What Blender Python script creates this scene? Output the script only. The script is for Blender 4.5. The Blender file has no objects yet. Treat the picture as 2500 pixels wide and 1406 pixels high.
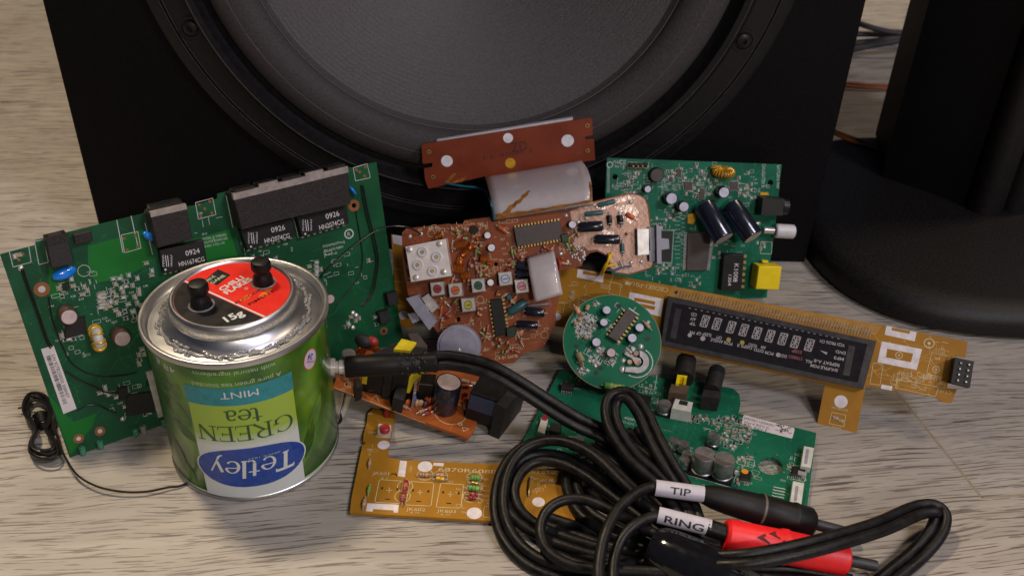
import bpy, bmesh, math, random
from mathutils import Vector, Matrix
from mathutils.geometry import tessellate_polygon
random.seed(7)
S = 0.01                      # all lengths below are centimetres; meshes are written in metres
scene = bpy.context.scene
col = scene.collection
# ------------------------------------------------------------------ camera
F, W, H = 2365.0, 2500.0, 1406.0
HC = 32.24                    # lens height over the floor
cd = bpy.data.cameras.new("camera"); cam = bpy.data.objects.new("camera", cd); col.objects.link(cam)
nd = Vector((1142 - 1250, 4150 - 703, F)).normalized()      # straight down, seen from the camera
upc = -nd
yc = Vector((0, 0, 1)) - upc * upc.z; yc.normalize()
xc = yc.cross(upc)
RM = Matrix((xc, yc, upc))    # rows: world axes in camera coordinates
rt, dn, fw = RM.col[0], RM.col[1], RM.col[2]
m4 = Matrix.Identity(4)
for i in range(3):
    m4[i][0] = rt[i]; m4[i][1] = -dn[i]; m4[i][2] = -fw[i]
m4[2][3] = HC * S
cam.matrix_world = m4
cd.sensor_width = 36; cd.lens = F / W * 36; cd.clip_start = 0.01; cd.clip_end = 50
cd.dof.use_dof = True; cd.dof.focus_distance = 0.43; cd.dof.aperture_fstop = 18
scene.camera = cam
# ------------------------------------------------------------------ light
wd = bpy.data.worlds.new("World"); scene.world = wd; wd.use_nodes = True
wd.node_tree.nodes["Background"].inputs[0].default_value = (0.55, 0.62, 1.0, 1)
wd.node_tree.nodes["Background"].inputs[1].default_value = 0.055
def area(name, loc, tgt, size, power, colr, sy=None):
    l = bpy.data.lights.new(name, 'AREA'); l.energy = power; l.color = colr; l.size = size
    if sy: l.shape = 'RECTANGLE'; l.size_y = sy
    o = bpy.data.objects.new(name, l); col.objects.link(o)
    o.location = loc; d = Vector(tgt) - Vector(loc)
    o.rotation_euler = d.to_track_quat('-Z', 'Y').to_euler()
    return o
area("area_lamp", (-0.75, 0.95, 1.9), (-0.05, 0.4, 0), 0.24, 34, (1.0, 0.80, 0.55))
area("area_lamp", (1.1, 0.75, 1.7), (0.05, 0.4, 0), 0.22, 8, (1.0, 0.80, 0.58))
area("area_lamp", (0.95, -0.40, 1.35), (0.0, 0.4, 0), 0.35, 14, (0.90, 0.86, 0.98))
area("area_lamp", (0.42, -0.95, 0.88), (0.0, 0.42, 0.05), 0.22, 6.5, (1.0, 0.88, 0.76), 0.10)  # low front lamp, added so the copper foil catches its reflection
scene.view_settings.view_transform = 'Standard'; scene.view_settings.look = 'None'
scene.view_settings.exposure = -0.12; scene.view_settings.gamma = 1.0
scene.cycles.use_denoising = True
scene.cycles.max_bounces = 6; scene.cycles.caustics_reflective = False; scene.cycles.caustics_refractive = False
# ------------------------------------------------------------------ pixel of the photo -> point in the place
CO = Vector((0, 0, HC))
def ray(px, py): return RM @ Vector((px - 1250, py - 703, F))
def at(px, py, z=0.0):
    d = ray(px, py); return CO + d * ((z - HC) / d.z)
def on_y(px, py, y):
    d = ray(px, py); return CO + d * (y / d.y)
def project(P):
    q = RM.transposed() @ (Vector(P) - CO); return (1250 + F * q.x / q.z, 703 + F * q.y / q.z)
# ------------------------------------------------------------------ materials
MATS = {}
def mat(name, c, rough=0.5, metal=0.0, var=0.12, vs=300, bump=0.0, bs=800, spec=0.5, trans=0.0, coat=0.0, alpha=1.0, c2=None, stretch=None, vr=0.1, sheen=0):
    if name in MATS: return MATS[name]
    m = bpy.data.materials.new(name); m.use_nodes = True; nt = m.node_tree; N = nt.nodes; L = nt.links
    p = N["Principled BSDF"]
    p.inputs["Roughness"].default_value = rough; p.inputs["Metallic"].default_value = metal
    p.inputs["Specular IOR Level"].default_value = spec
    p.inputs["Transmission Weight"].default_value = trans; p.inputs["Coat Weight"].default_value = coat
    p.inputs["Alpha"].default_value = alpha
    p.inputs["Sheen Weight"].default_value = sheen
    tc = N.new("ShaderNodeTexCoord"); src = tc.outputs["Object"]
    if stretch:
        mp = N.new("ShaderNodeMapping"); mp.inputs["Scale"].default_value = stretch
        L.new(src, mp.inputs[0]); src = mp.outputs[0]
    nz = N.new("ShaderNodeTexNoise"); nz.inputs["Scale"].default_value = vs; nz.inputs["Detail"].default_value = 4
    L.new(src, nz.inputs["Vector"])
    mx = N.new("ShaderNodeMix"); mx.data_type = 'RGBA'
    a = c2 if c2 else [x * (1 - var) for x in c]; b = c if c2 else [min(1, x * (1 + var)) for x in c]
    mx.inputs[6].default_value = (*a, 1); mx.inputs[7].default_value = (*b, 1)
    rp = N.new("ShaderNodeMapRange"); rp.inputs[1].default_value = 0.35; rp.inputs[2].default_value = 0.65
    L.new(nz.outputs[0], rp.inputs[0]); L.new(rp.outputs[0], mx.inputs[0]); L.new(mx.outputs[2], p.inputs["Base Color"])
    r2 = N.new("ShaderNodeMapRange"); r2.inputs[3].default_value = max(0.02, rough - vr); r2.inputs[4].default_value = min(1, rough + vr)
    L.new(nz.outputs[0], r2.inputs[0]); L.new(r2.outputs[0], p.inputs["Roughness"])
    if bump:
        n2 = N.new("ShaderNodeTexNoise"); n2.inputs["Scale"].default_value = bs; n2.inputs["Detail"].default_value = 3
        L.new(src, n2.inputs["Vector"])
        bp = N.new("ShaderNodeBump"); bp.inputs["Strength"].default_value = bump; bp.inputs["Distance"].default_value = 0.0005
        L.new(n2.outputs[0], bp.inputs["Height"]); L.new(bp.outputs[0], p.inputs["Normal"])
    MATS[name] = m; return m
K = mat
green = K("green_mask", (0.005, 0.072, 0.026), 0.42, var=0.22, vs=55, bump=0.05, spec=0.3)
green_r = K("green_mask_right", (0.004, 0.125, 0.068), 0.38, var=0.2, vs=60, bump=0.05, spec=0.3)
green_c = K("green_mask_round", (0.001, 0.13, 0.058), 0.42, var=0.08, vs=60, bump=0.05, spec=0.3)
green_l = K("green_mask_flat", (0.007, 0.120, 0.062), 0.42, var=0.2, vs=40, bump=0.05, spec=0.3)
trace_g = K("trace_green", (0.010, 0.125, 0.050), 0.42, spec=0.3)
pour_g = K("pour_green", (0.006, 0.145, 0.018), 0.42, vs=40, spec=0.3)
trace_r = K("trace_teal", (0.010, 0.18, 0.10), 0.42, spec=0.3)
amber = K("amber_laminate", (0.36, 0.168, 0.016), 0.5, var=0.12, vs=45, bump=0.08, spec=0.2)
amber_e = K("amber_trace", (0.50, 0.26, 0.05), 0.42)
brown = K("brown_laminate", (0.22, 0.052, 0.016), 0.45, var=0.2, vs=70, bump=0.1, spec=0.3)
brown_d = K("red_brown_laminate", (0.20, 0.032, 0.010), 0.40, var=0.15, vs=60, bump=0.08)
brown_p = K("orange_laminate", (0.36, 0.090, 0.016), 0.42, var=0.2, vs=70, bump=0.1)
edge_m = K("board_edge", (0.30, 0.24, 0.12), 0.7)
silk = K("silkscreen_ink", (0.50, 0.52, 0.48), 0.6)
silkw = K("white_ink", (0.72, 0.66, 0.66), 0.55)
silkd = K("silk_on_amber", (0.62, 0.50, 0.28), 0.6)
inkblack = K("black_ink", (0.015, 0.014, 0.014), 0.5)
copper = K("copper_foil", (0.44, 0.27, 0.21), 0.40, metal=0.35, var=0.25, vs=200, bump=0.3, bs=500, vr=0.15)
wirecu = K("enamel_wire", (0.70, 0.20, 0.03), 0.3, metal=0.7, stretch=(1, 1, 1))
gold = K("yellow_winding", (0.75, 0.42, 0.03), 0.35, metal=0.35)
brass = K("brass_pad", (0.60, 0.42, 0.14), 0.4, metal=0.8)
copring = K("bare_ring", (0.28, 0.09, 0.03), 0.5, metal=0.2)
solder = K("solder", (0.60, 0.58, 0.55), 0.34, metal=0.6, bump=0.3)
tin = K("tinned_metal", (0.60, 0.56, 0.51), 0.32, metal=0.5, var=0.1, bump=0.15)
alu = K("aluminium", (0.62, 0.61, 0.62), 0.34, metal=1.0, var=0.1)
alud = K("dark_aluminium", (0.34, 0.33, 0.33), 0.40, metal=0.8, var=0.15)
cantin = K("can_steel", (0.56, 0.56, 0.57), 0.36, metal=1.0, var=0.08, vs=60, bump=0.12, bs=140)
gluem = K("hot_glue", (0.50, 0.50, 0.50), 0.18, var=0.2, vs=200, bump=0.8, bs=170, trans=0.6, coat=0.4)
black = K("black_plastic", (0.009, 0.0085, 0.0085), 0.42, var=0.2, bump=0.1, spec=0.35)
blackm = K("matt_black_plastic", (0.012, 0.011, 0.0105), 0.62, var=0.25, bump=0.3)
ickblk = K("chip_black", (0.010, 0.009, 0.009), 0.50, bump=0.1, spec=0.35)
icgrey = K("chip_grey", (0.070, 0.055, 0.050), 0.55, bump=0.15)
jackbr = K("dusty_jack", (0.022, 0.017, 0.0155), 0.60, var=0.35, vs=900, bump=0.3, spec=0.3)
strip = K("jack_shield_edge", (0.36, 0.31, 0.28), 0.45, metal=0.4)
caps_b = K("capacitor_sleeve_black", (0.010, 0.012, 0.022), 0.22, coat=0.4)
caps_br = K("capacitor_sleeve_brown", (0.095, 0.042, 0.032), 0.30, coat=0.3)
caps_blue = K("capacitor_stripe", (0.04, 0.065, 0.20), 0.35)
capt_p = K("capacitor_top_pink", (0.55, 0.44, 0.44), 0.45, metal=0.2)
capt_w = K("capacitor_top_white", (0.62, 0.60, 0.72), 0.38, metal=0.15)
blue = K("blue_ceramic", (0.008, 0.22, 0.85), 0.2, coat=0.6, bump=0.1)
teal = K("teal_body", (0.035, 0.11, 0.12), 0.35)
tan = K("tan_body", (0.46, 0.30, 0.17), 0.45)
orange = K("orange_body", (0.50, 0.10, 0.02), 0.4)
redm = K("red_plastic", (0.30, 0.022, 0.018), 0.45)
greenb = K("green_body", (0.14, 0.36, 0.06), 0.35)
yell = K("yellow_tape", (0.80, 0.62, 0.02), 0.45)
yellp = K("yellow_plastic", (0.82, 0.62, 0.004), 0.42, var=0.04, bump=0.1)
yellwire = K("yellow_wire", (0.80, 0.52, 0.01), 0.4)
whitep = K("white_plastic", (0.60, 0.58, 0.60), 0.4, var=0.08)
creamp = K("cream_plastic", (0.56, 0.56, 0.50), 0.45, var=0.08)
clearp = K("milky_plastic", (0.82, 0.74, 0.68), 0.26, var=0.06, trans=0.1, coat=0.5)
greyp = K("grey_plastic", (0.27, 0.27, 0.33), 0.42, var=0.08)
ribbonm = K("ribbon_film", (0.47, 0.42, 0.42), 0.30, var=0.03, coat=0.25, vr=0.03)
gluest = K("dried_glue", (0.30, 0.115, 0.02), 0.3, var=0.4, vs=300, coat=0.3)
tealwire = K("teal_wire", (0.005, 0.12, 0.19), 0.4)
cablem = K("cable_rubber", (0.0065, 0.006, 0.0062), 0.45, var=0.5, vs=250, vr=0.14, spec=0.3, bump=0.25, bs=500)
plugm = K("plug_rubber", (0.006, 0.0055, 0.0055), 0.5, spec=0.3)
redrub = K("red_rubber", (0.80, 0.012, 0.016), 0.46, var=0.06, bump=0.1)
redhole = K("red_cutout", (0.10, 0.004, 0.004), 0.7)
labelw = K("label_sleeve", (0.52, 0.50, 0.57), 0.42, var=0.04)
labelp = K("paper_label", (0.66, 0.60, 0.60), 0.6, var=0.05)
tapem = K("glossy_tape", (0.006, 0.006, 0.007), 0.10, coat=0.5, bump=0.25, bs=60)
ledg = K("green_led", (0.10, 0.50, 0.25), 0.12, trans=0.6, coat=0.5)
ledc = K("clear_led", (0.60, 0.60, 0.60), 0.12, trans=0.6, coat=0.5)
vfdglass = K("display_glass", (0.017, 0.015, 0.016), 0.16, var=0.1, coat=0.5)
vfdframe = K("display_border", (0.044, 0.040, 0.041), 0.32, var=0.15)
vfdseg = K("segment_phosphor", (0.38, 0.34, 0.34), 0.6)
vfdy = K("segment_yellow", (0.36, 0.27, 0.04), 0.6)
vfdr = K("segment_red", (0.26, 0.07, 0.08), 0.6)
cabm = K("cabinet_vinyl", (0.0042, 0.0038, 0.0040), 0.62, var=0.3, vs=900, bump=0.3, bs=2500, spec=0.12)
framem = K("frame_rubber", (0.0085, 0.008, 0.0088), 0.45, var=0.2, spec=0.3)
surrm = K("surround_rubber", (0.055, 0.049, 0.049), 0.66, var=0.2, vs=900, bump=0.3, spec=0.22)
standm = K("stand_vinyl", (0.0065, 0.0055, 0.005), 0.52, var=0.5, vs=700, bump=0.35, bs=1500, spec=0.35)
# cone: grey paper with fine turned rings
def cone_mat():
    m = K("cone_paper", (0.078, 0.069, 0.072), 0.60, var=0.3, vs=1300, bump=0.5, bs=1800)
    nt = m.node_tree; N = nt.nodes; L = nt.links
    tc = N.new("ShaderNodeTexCoord"); mp = N.new("ShaderNodeMapping"); mp.inputs["Scale"].default_value = (1, 0.0, 1)
    ln = N.new("ShaderNodeVectorMath"); ln.operation = 'LENGTH'
    L.new(tc.outputs["Object"], mp.inputs[0]); L.new(mp.outputs[0], ln.inputs[0])
    mu = N.new("ShaderNodeMath"); mu.operation = 'MULTIPLY'; mu.inputs[1].default_value = 2 * math.pi / 0.0022
    sn = N.new("ShaderNodeMath"); sn.operation = 'SINE'; L.new(ln.outputs["Value"], mu.inputs[0]); L.new(mu.outputs[0], sn.inputs[0])
    # broken rings: only in patches
    nz = N.new("ShaderNodeTexNoise"); nz.inputs["Scale"].default_value = 90; L.new(tc.outputs["Object"], nz.inputs["Vector"])
    mm = N.new("ShaderNodeMath"); mm.operation = 'MULTIPLY'; L.new(sn.outputs[0], mm.inputs[0]); L.new(nz.outputs[0], mm.inputs[1])
    bp = N.new("ShaderNodeBump"); bp.inputs["Strength"].default_value = 0.30; bp.inputs["Distance"].default_value = 0.0002
    L.new(mm.outputs[0], bp.inputs["Height"])
    old = N["Principled BSDF"].inputs["Normal"].links[0].from_socket
    L.new(old, bp.inputs["Normal"]); L.new(bp.outputs[0], N["Principled BSDF"].inputs["Normal"])
    return m
conem = cone_mat()
def can_mat():
    m = K("tea_leaf_print", (0.10, 0.24, 0.012), 0.30, c2=(0.012, 0.065, 0.006), vs=55, coat=0.3, vr=0.04, stretch=(1, 1, 0.55))
    N = m.node_tree.nodes; L = m.node_tree.links
    nz = N.new("ShaderNodeTexNoise"); nz.inputs["Scale"].default_value = 22; nz.inputs["Distortion"].default_value = 1.5
    tc = [n for n in N if n.type == 'TEX_COORD'][0]; L.new(tc.outputs["Object"], nz.inputs["Vector"])
    cr = N.new("ShaderNodeValToRGB"); cr.color_ramp.elements[0].position = 0.42; cr.color_ramp.elements[0].color = (0.012, 0.085, 0.008, 1)
    cr.color_ramp.elements[1].position = 0.62; cr.color_ramp.elements[1].color = (0.19, 0.38, 0.015, 1)
    e = cr.color_ramp.elements.new(0.5); e.color = (0.055, 0.22, 0.010, 1)
    L.new(nz.outputs[0], cr.inputs[0])
    mx = N.new("ShaderNodeMix"); mx.data_type = 'RGBA'; mx.inputs[0].default_value = 0.45
    p = N["Principled BSDF"]; old = p.inputs["Base Color"].links[0].from_socket
    L.new(cr.outputs[0], mx.inputs[6]); L.new(old, mx.inputs[7]); L.new(mx.outputs[2], p.inputs["Base Color"])
    return m
teaprint = can_mat()
c_teal = K("print_teal", (0.010, 0.22, 0.25), 0.30, coat=0.3)
c_blue = K("print_blue", (0.012, 0.055, 0.30), 0.28, coat=0.3)
c_white = K("print_white", (0.62, 0.64, 0.62), 0.30, coat=0.3, var=0.03)
c_dkgr = K("print_dark_green", (0.020, 0.070, 0.030), 0.35)
c_pale = K("print_pale_green", (0.42, 0.52, 0.36), 0.35)
c_leaf = K("print_mint_leaf", (0.03, 0.12, 0.012), 0.32, c2=(0.008, 0.05, 0.005), vs=90, coat=0.3)
c_leafl = K("print_mint_leaf_light", (0.10, 0.24, 0.02), 0.32, c2=(0.03, 0.11, 0.01), vs=90, coat=0.3)
c_red = K("lid_red", (0.72, 0.020, 0.010), 0.36, coat=0.2, var=0.03)
c_org = K("lid_orange", (0.80, 0.15, 0.015), 0.36, coat=0.2)
c_blk = K("lid_black", (0.010, 0.009, 0.010), 0.36, coat=0.2)
def lime_mat():     # printed fade: white above, lime below (in the label's own artwork)
    m = bpy.data.materials.new("print_fade"); m.use_nodes = True; N = m.node_tree.nodes; L = m.node_tree.links
    p = N["Principled BSDF"]; p.inputs["Roughness"].default_value = 0.3; p.inputs["Coat Weight"].default_value = 0.3
    tc = N.new("ShaderNodeTexCoord"); sp = N.new("ShaderNodeSeparateXYZ"); L.new(tc.outputs["Object"], sp.inputs[0])
    cr = N.new("ShaderNodeValToRGB"); mr = N.new("ShaderNodeMapRange"); mr.inputs[1].default_value = 0.018; mr.inputs[2].default_value = 0.052
    L.new(sp.outputs[2], mr.inputs[0]); L.new(mr.outputs[0], cr.inputs[0]); L.new(cr.outputs[0], p.inputs["Base Color"])
    cr.color_ramp.elements[0].color = (0.60, 0.64, 0.62, 1); cr.color_ramp.elements[0].position = 0.42
    cr.color_ramp.elements[1].color = (0.30, 0.44, 0.045, 1); cr.color_ramp.elements[1].position = 0.64
    return m
c_fade = lime_mat()
def wood_mat():
    m = bpy.data.materials.new("oak_laminate"); m.use_nodes = True; N = m.node_tree.nodes; L = m.node_tree.links
    p = N["Principled BSDF"]; p.inputs["Roughness"].default_value = 0.42
    tc = N.new("ShaderNodeTexCoord")
    def mapping(sc, rot=0, src=None):
        mp = N.new("ShaderNodeMapping"); mp.inputs["Scale"].default_value = sc; mp.inputs["Rotation"].default_value = (0, 0, rot)
        L.new(src or tc.outputs["Object"], mp.inputs[0]); return mp.outputs[0]
    def noise(v, s, d=5, dist=0.0, rough=0.6):
        n = N.new("ShaderNodeTexNoise"); n.inputs["Scale"].default_value = s; n.inputs["Detail"].default_value = d
        n.inputs["Distortion"].default_value = dist; n.inputs["Roughness"].default_value = rough; L.new(v, n.inputs["Vector"]); return n.outputs[0]
    def ramp(f, st):
        r = N.new("ShaderNodeValToRGB"); els = r.color_ramp.elements
        while len(els) < len(st): els.new(0.5)
        for e, (a, c) in zip(els, st): e.position = a; e.color = (*c, 1) if len(c) == 3 else c
        L.new(f, r.inputs[0]); return r.outputs[0]
    def mix(a, b, f, mode='MIX'):
        x = N.new("ShaderNodeMix"); x.data_type = 'RGBA'; x.blend_type = mode
        if isinstance(f, float): x.inputs[0].default_value = f
        else: L.new(f, x.inputs[0])
        for s, i in ((a, 6), (b, 7)):
            if isinstance(s, tuple): x.inputs[i].default_value = (*s, 1)
            else: L.new(s, x.inputs[i])
        return x.outputs[2]
    # slow warp so that the grain swirls a little
    wv = N.new("ShaderNodeTexNoise"); wv.inputs["Scale"].default_value = 9; L.new(tc.outputs["Object"], wv.inputs["Vector"])
    sb = N.new("ShaderNodeVectorMath"); sb.operation = 'SUBTRACT'; sb.inputs[1].default_value = (0.5, 0.5, 0.5); L.new(wv.outputs[1], sb.inputs[0])
    sc = N.new("ShaderNodeVectorMath"); sc.operation = 'SCALE'; sc.inputs["Scale"].default_value = 0.016; L.new(sb.outputs[0], sc.inputs[0])
    ad = N.new("ShaderNodeVectorMath"); ad.operation = 'ADD'; L.new(tc.outputs["Object"], ad.inputs[0]); L.new(sc.outputs[0], ad.inputs[1])
    w = ad.outputs[0]
    g1 = mapping((8, 130, 1), 0.0, w); base = noise(g1, 1.0, 6)
    c = ramp(base, [(0.30, (0.31, 0.285, 0.25)), (0.5, (0.365, 0.335, 0.293)), (0.70, (0.42, 0.39, 0.345))])
    big = noise(mapping((6, 12, 1), 0, w), 1.0, 3)
    c = mix(c, (0.20, 0.165, 0.145), ramp(big, [(0.48, (0, 0, 0)), (0.75, (0.35, 0.35, 0.35))]))
    # dark pores: short thin strokes along the grain
    pr = noise(mapping((24, 640, 1), 0.0, w), 1.0, 3, 0.0, 0.5)
    pm = ramp(pr, [(0.385, (1, 1, 1)), (0.402, (0, 0, 0))])
    pa = noise(mapping((9, 22, 1), 0, w), 1.0, 2)
    pk = mix((0, 0, 0), pm, ramp(pa, [(0.36, (0.12, 0.12, 0.12)), (0.56, (0.9, 0.9, 0.9))]))
    c = mix(c, (0.072, 0.059, 0.054), pk)
    p2 = noise(mapping((40, 900, 1), 0.0, w), 1.0, 2, 0.0)
    c = mix(c, (0.11, 0.085, 0.072), ramp(p2, [(0.40, (0.75, 0.75, 0.75)), (0.43, (0, 0, 0))]))
    L.new(c, p.inputs["Base Color"])
    bp = N.new("ShaderNodeBump"); bp.inputs["Strength"].default_value = 0.25; bp.inputs["Distance"].default_value = 0.0004; bp.invert = True
    L.new(pk, bp.inputs["Height"]); L.new(bp.outputs[0], p.inputs["Normal"])
    return m
wood = wood_mat()
seamm = K("plank_bevel", (0.27, 0.22, 0.155), 0.5)
# ------------------------------------------------------------------ text outlines
_tc = {}
def text_data(s, bold=0.0):
    k = (s, bold)
    if k in _tc: return _tc[k]
    cu = bpy.data.curves.new("t", 'FONT'); cu.body = s; cu.resolution_u = 3; cu.offset = bold
    o = bpy.data.objects.new("t", cu); col.objects.link(o)
    dg = bpy.context.evaluated_depsgraph_get(); me = o.evaluated_get(dg).to_mesh()
    v = [(q.co.x, q.co.y) for q in me.vertices]; f = [tuple(q.vertices) for q in me.polygons]
    o.evaluated_get(dg).to_mesh_clear(); bpy.data.objects.remove(o); bpy.data.curves.remove(cu)
    if v:
        x0 = min(a for a, b in v); x1 = max(a for a, b in v); v = [((a - (x0 + x1) / 2), b) for a, b in v]; wdt = x1 - x0
    else: wdt = 1
    _tc[k] = (v, f, wdt); return _tc[k]
def text_fine(s, bold=0.0, mx=0.12):
    v, f, w = text_data(s, bold); v = list(v); out = []; mid = {}
    st = [(q[0], q[i], q[i + 1]) for q in f for i in range(1, len(q) - 1)]
    def m_(a, b):
        k = (min(a, b), max(a, b))
        if k not in mid: v.append(((v[a][0] + v[b][0]) / 2, (v[a][1] + v[b][1]) / 2)); mid[k] = len(v) - 1
        return mid[k]
    while st:
        t = st.pop(); L = [(math.dist(v[t[i]], v[t[(i + 1) % 3]]), i) for i in range(3)]; l, i = max(L)
        if l <= mx: out.append(t); continue
        a, b, c = t[i], t[(i + 1) % 3], t[(i + 2) % 3]; m = m_(a, b); st += [(a, m, c), (m, b, c)]
    return v, out, w
# ------------------------------------------------------------------ mesh builder
class MB:
    def __init__(s): s.v = []; s.f = []; s.mi = []; s.sm = []; s.mats = []; s.cur = 0
    def use(s, m):
        if m not in s.mats: s.mats.append(m)
        s.cur = s.mats.index(m); return s
    def face(s, idx, sm=False): s.f.append(tuple(idx)); s.mi.append(s.cur); s.sm.append(sm)
    def add(s, vs, fs, sm=False):
        o = len(s.v); s.v += [tuple(q) for q in vs]
        for f in fs: s.face([i + o for i in f], sm)
    def prism(s, pts, z0, z1, holes=(), xf=None, taper=0.0):
        loops = [list(pts)] + [list(h) for h in holes]
        tris = tessellate_polygon([[Vector((a, b, 0)) for a, b in l] for l in loops]) if (holes or len(pts) > 4) else None
        flat = [p for l in loops for p in l]; n = len(flat)
        if taper:
            cx = sum(p[0] for p in pts) / len(pts); cy = sum(p[1] for p in pts) / len(pts)
            top = [(cx + (a - cx) * (1 - taper), cy + (b - cy) * (1 - taper), z1) for a, b in flat]
        else: top = [(a, b, z1) for a, b in flat]
        vs = [(a, b, z0) for a, b in flat] + top
        if xf: vs = [xf(Vector(q)) for q in vs]
        fs = []
        if tris is None: fs += [tuple(range(n))[::-1], tuple(range(n, 2 * n))]
        else:
            for t in tris: fs += [tuple(t), tuple(i + n for i in t)]
        o = 0
        for l in loops:
            k = len(l)
            for i in range(k):
                a, b = o + i, o + (i + 1) % k; fs.append((a, b, b + n, a + n))
            o += k
        s.add(vs, fs); return s
    def box(s, c, sx, sy, sz, ang=0.0, xf=None):
        ca, sa = math.cos(ang), math.sin(ang)
        p = [(c[0] + x * ca - y * sa, c[1] + x * sa + y * ca) for x, y in ((-sx / 2, -sy / 2), (sx / 2, -sy / 2), (sx / 2, sy / 2), (-sx / 2, sy / 2))]
        z = c[2] if len(c) > 2 else 0
        return s.prism(p, z, z + sz, xf=xf)
    def lathe(s, prof, O, Z=(0, 0, 1), n=24, X=None, sm=True, close=True, a0=0, a1=2 * math.pi):
        Z = Vector(Z).normalized(); O = Vector(O)
        X = Vector(X) if X else (Vector((1, 0, 0)) if abs(Z.x) < 0.9 else Vector((0, 1, 0)))
        X = (X - Z * X.dot(Z)).normalized(); Y = Z.cross(X)
        full = abs(a1 - a0 - 2 * math.pi) < 1e-6
        m = n if full else n + 1; vs = []
        for r, z in prof:
            for i in range(m):
                t = a0 + (a1 - a0) * i / n; vs.append(O + Z * z + X * (r * math.cos(t)) + Y * (r * math.sin(t)))
        fs = []
        for j in range(len(prof) - 1):
            for i in range(m if full else n):
                a = j * m + i; b = j * m + (i + 1) % m; fs.append((a, b, b + m, a + m))
        o = len(s.v); s.add(vs, fs, sm)
        if close and full:
            for j in (0, len(prof) - 1):
                if prof[j][0] > 1e-4: s.face([o + j * m + i for i in range(m)], False)
        return s
    def cyl(s, O, Z, r, h, n=20, bev=0.0, sm=True):
        pr = [(r, 0), (r, h)] if not bev else [(r - bev, 0), (r, bev), (r, h - bev), (r - bev, h)]
        return s.lathe(pr, O, Z, n, sm=sm)
    def seg(s, p, q, r, n=12, bev=0.0):
        p = Vector(p); q = Vector(q); return s.cyl(p, q - p, r, (q - p).length, n, bev)
    def tube(s, pts, r, n=8, closed=False):
        P = [Vector(p) for p in pts]; k = len(P); rs = r if isinstance(r, (list, tuple)) else [r] * k
        T = [(P[(i + 1) % k if closed else min(i + 1, k - 1)] - P[(i - 1) % k if closed else max(i - 1, 0)]).normalized() for i in range(k)]
        up = Vector((0, 0, 1)) if abs(T[0].z) < 0.9 else Vector((1, 0, 0))
        nrm = (up - T[0] * up.dot(T[0])).normalized(); vs = []
        for i in range(k):
            nrm = (nrm - T[i] * nrm.dot(T[i])).normalized(); b = T[i].cross(nrm)
            for j in range(n):
                t = 2 * math.pi * j / n; vs.append(P[i] + (nrm * math.cos(t) + b * math.sin(t)) * rs[i])
        fs = []
        for i in range(k if closed else k - 1):
            for j in range(n):
                a = i * n + j; b = i * n + (j + 1) % n; c = ((i + 1) % k) * n
                fs.append((a, b, c + (j + 1) % n, c + j))
        o = len(s.v); s.add(vs, fs, True)
        if not closed: s.face([o + j for j in range(n)]); s.face([o + (k - 1) * n + j for j in range(n)])
        return s
    def ring(s, O, Z, R, r, n=28, m=8):
        Z = Vector(Z).normalized(); X = Vector((1, 0, 0)) if abs(Z.x) < 0.9 else Vector((0, 1, 0)); X = (X - Z * X.dot(Z)).normalized(); Y = Z.cross(X)
        return s.tube([Vector(O) + X * (R * math.cos(2 * math.pi * i / n)) + Y * (R * math.sin(2 * math.pi * i / n)) for i in range(n)], r, m, True)
    def ball(s, O, r, sx=1, sy=1, sz=1, n=12, ang=0):
        vs = []; fs = []; ca, sa = math.cos(ang), math.sin(ang); m = n // 2 + 1
        for j in range(m):
            p = math.pi * j / (m - 1)
            for i in range(n):
                t = 2 * math.pi * i / n; x = r * sx * math.sin(p) * math.cos(t); y = r * sy * math.sin(p) * math.sin(t)
                vs.append((O[0] + x * ca - y * sa, O[1] + x * sa + y * ca, O[2] + r * sz * math.cos(p)))
        for j in range(m - 1):
            for i in range(n):
                a = j * n + i; b = j * n + (i + 1) % n; fs.append((a, b, b + n, a + n))
        s.add(vs, fs, True); return s
    def text(s, t, c, size, ang=0.0, h=0.0, wid=None, bold=0.0, fn=None, shear=0.0):
        v, f, w = (text_fine if fn else text_data)(t, bold); sx = size * 1.38; kx = (wid / w) if wid else sx
        ca, sa = math.cos(ang), math.sin(ang); vs = []
        for x, y in v:
            X = x * kx + shear * y * sx; Y = y * sx - size * 0.5; p = (c[0] + X * ca - Y * sa, c[1] + X * sa + Y * ca)
            vs.append(fn(*p) if fn else (p[0], p[1], h))
        s.add(vs, f); return s
    def line(s, a, b, w, h, hh=0.006):
        a = Vector(a[:2]); b = Vector(b[:2]); d = (b - a)
        if d.length < 1e-5: return s
        d.normalize(); n = Vector((-d.y, d.x)) * w / 2; a = a - d * w / 2; b = b + d * w / 2
        q = [a - n, b - n, b + n, a + n]; s.add([(p.x, p.y, h + hh) for p in q], [(0, 1, 2, 3)]); return s
    def build(s, name, parent=None, mats=None, recalc=True):
        me = bpy.data.meshes.new(name); me.from_pydata([(a * S, b * S, c * S) for a, b, c in s.v], [], s.f)
        for m in s.mats: me.materials.append(m)
        me.polygons.foreach_set("material_index", s.mi); me.polygons.foreach_set("use_smooth", s.sm)
        if recalc:
            bm = bmesh.new(); bm.from_mesh(me); bmesh.ops.recalc_face_normals(bm, faces=bm.faces); bm.to_mesh(me); bm.free()
        me.set_sharp_from_angle(angle=math.radians(40))
        me.update()
        o = bpy.data.objects.new(name, me); col.objects.link(o)
        if parent: o.parent = parent
        return o
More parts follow.
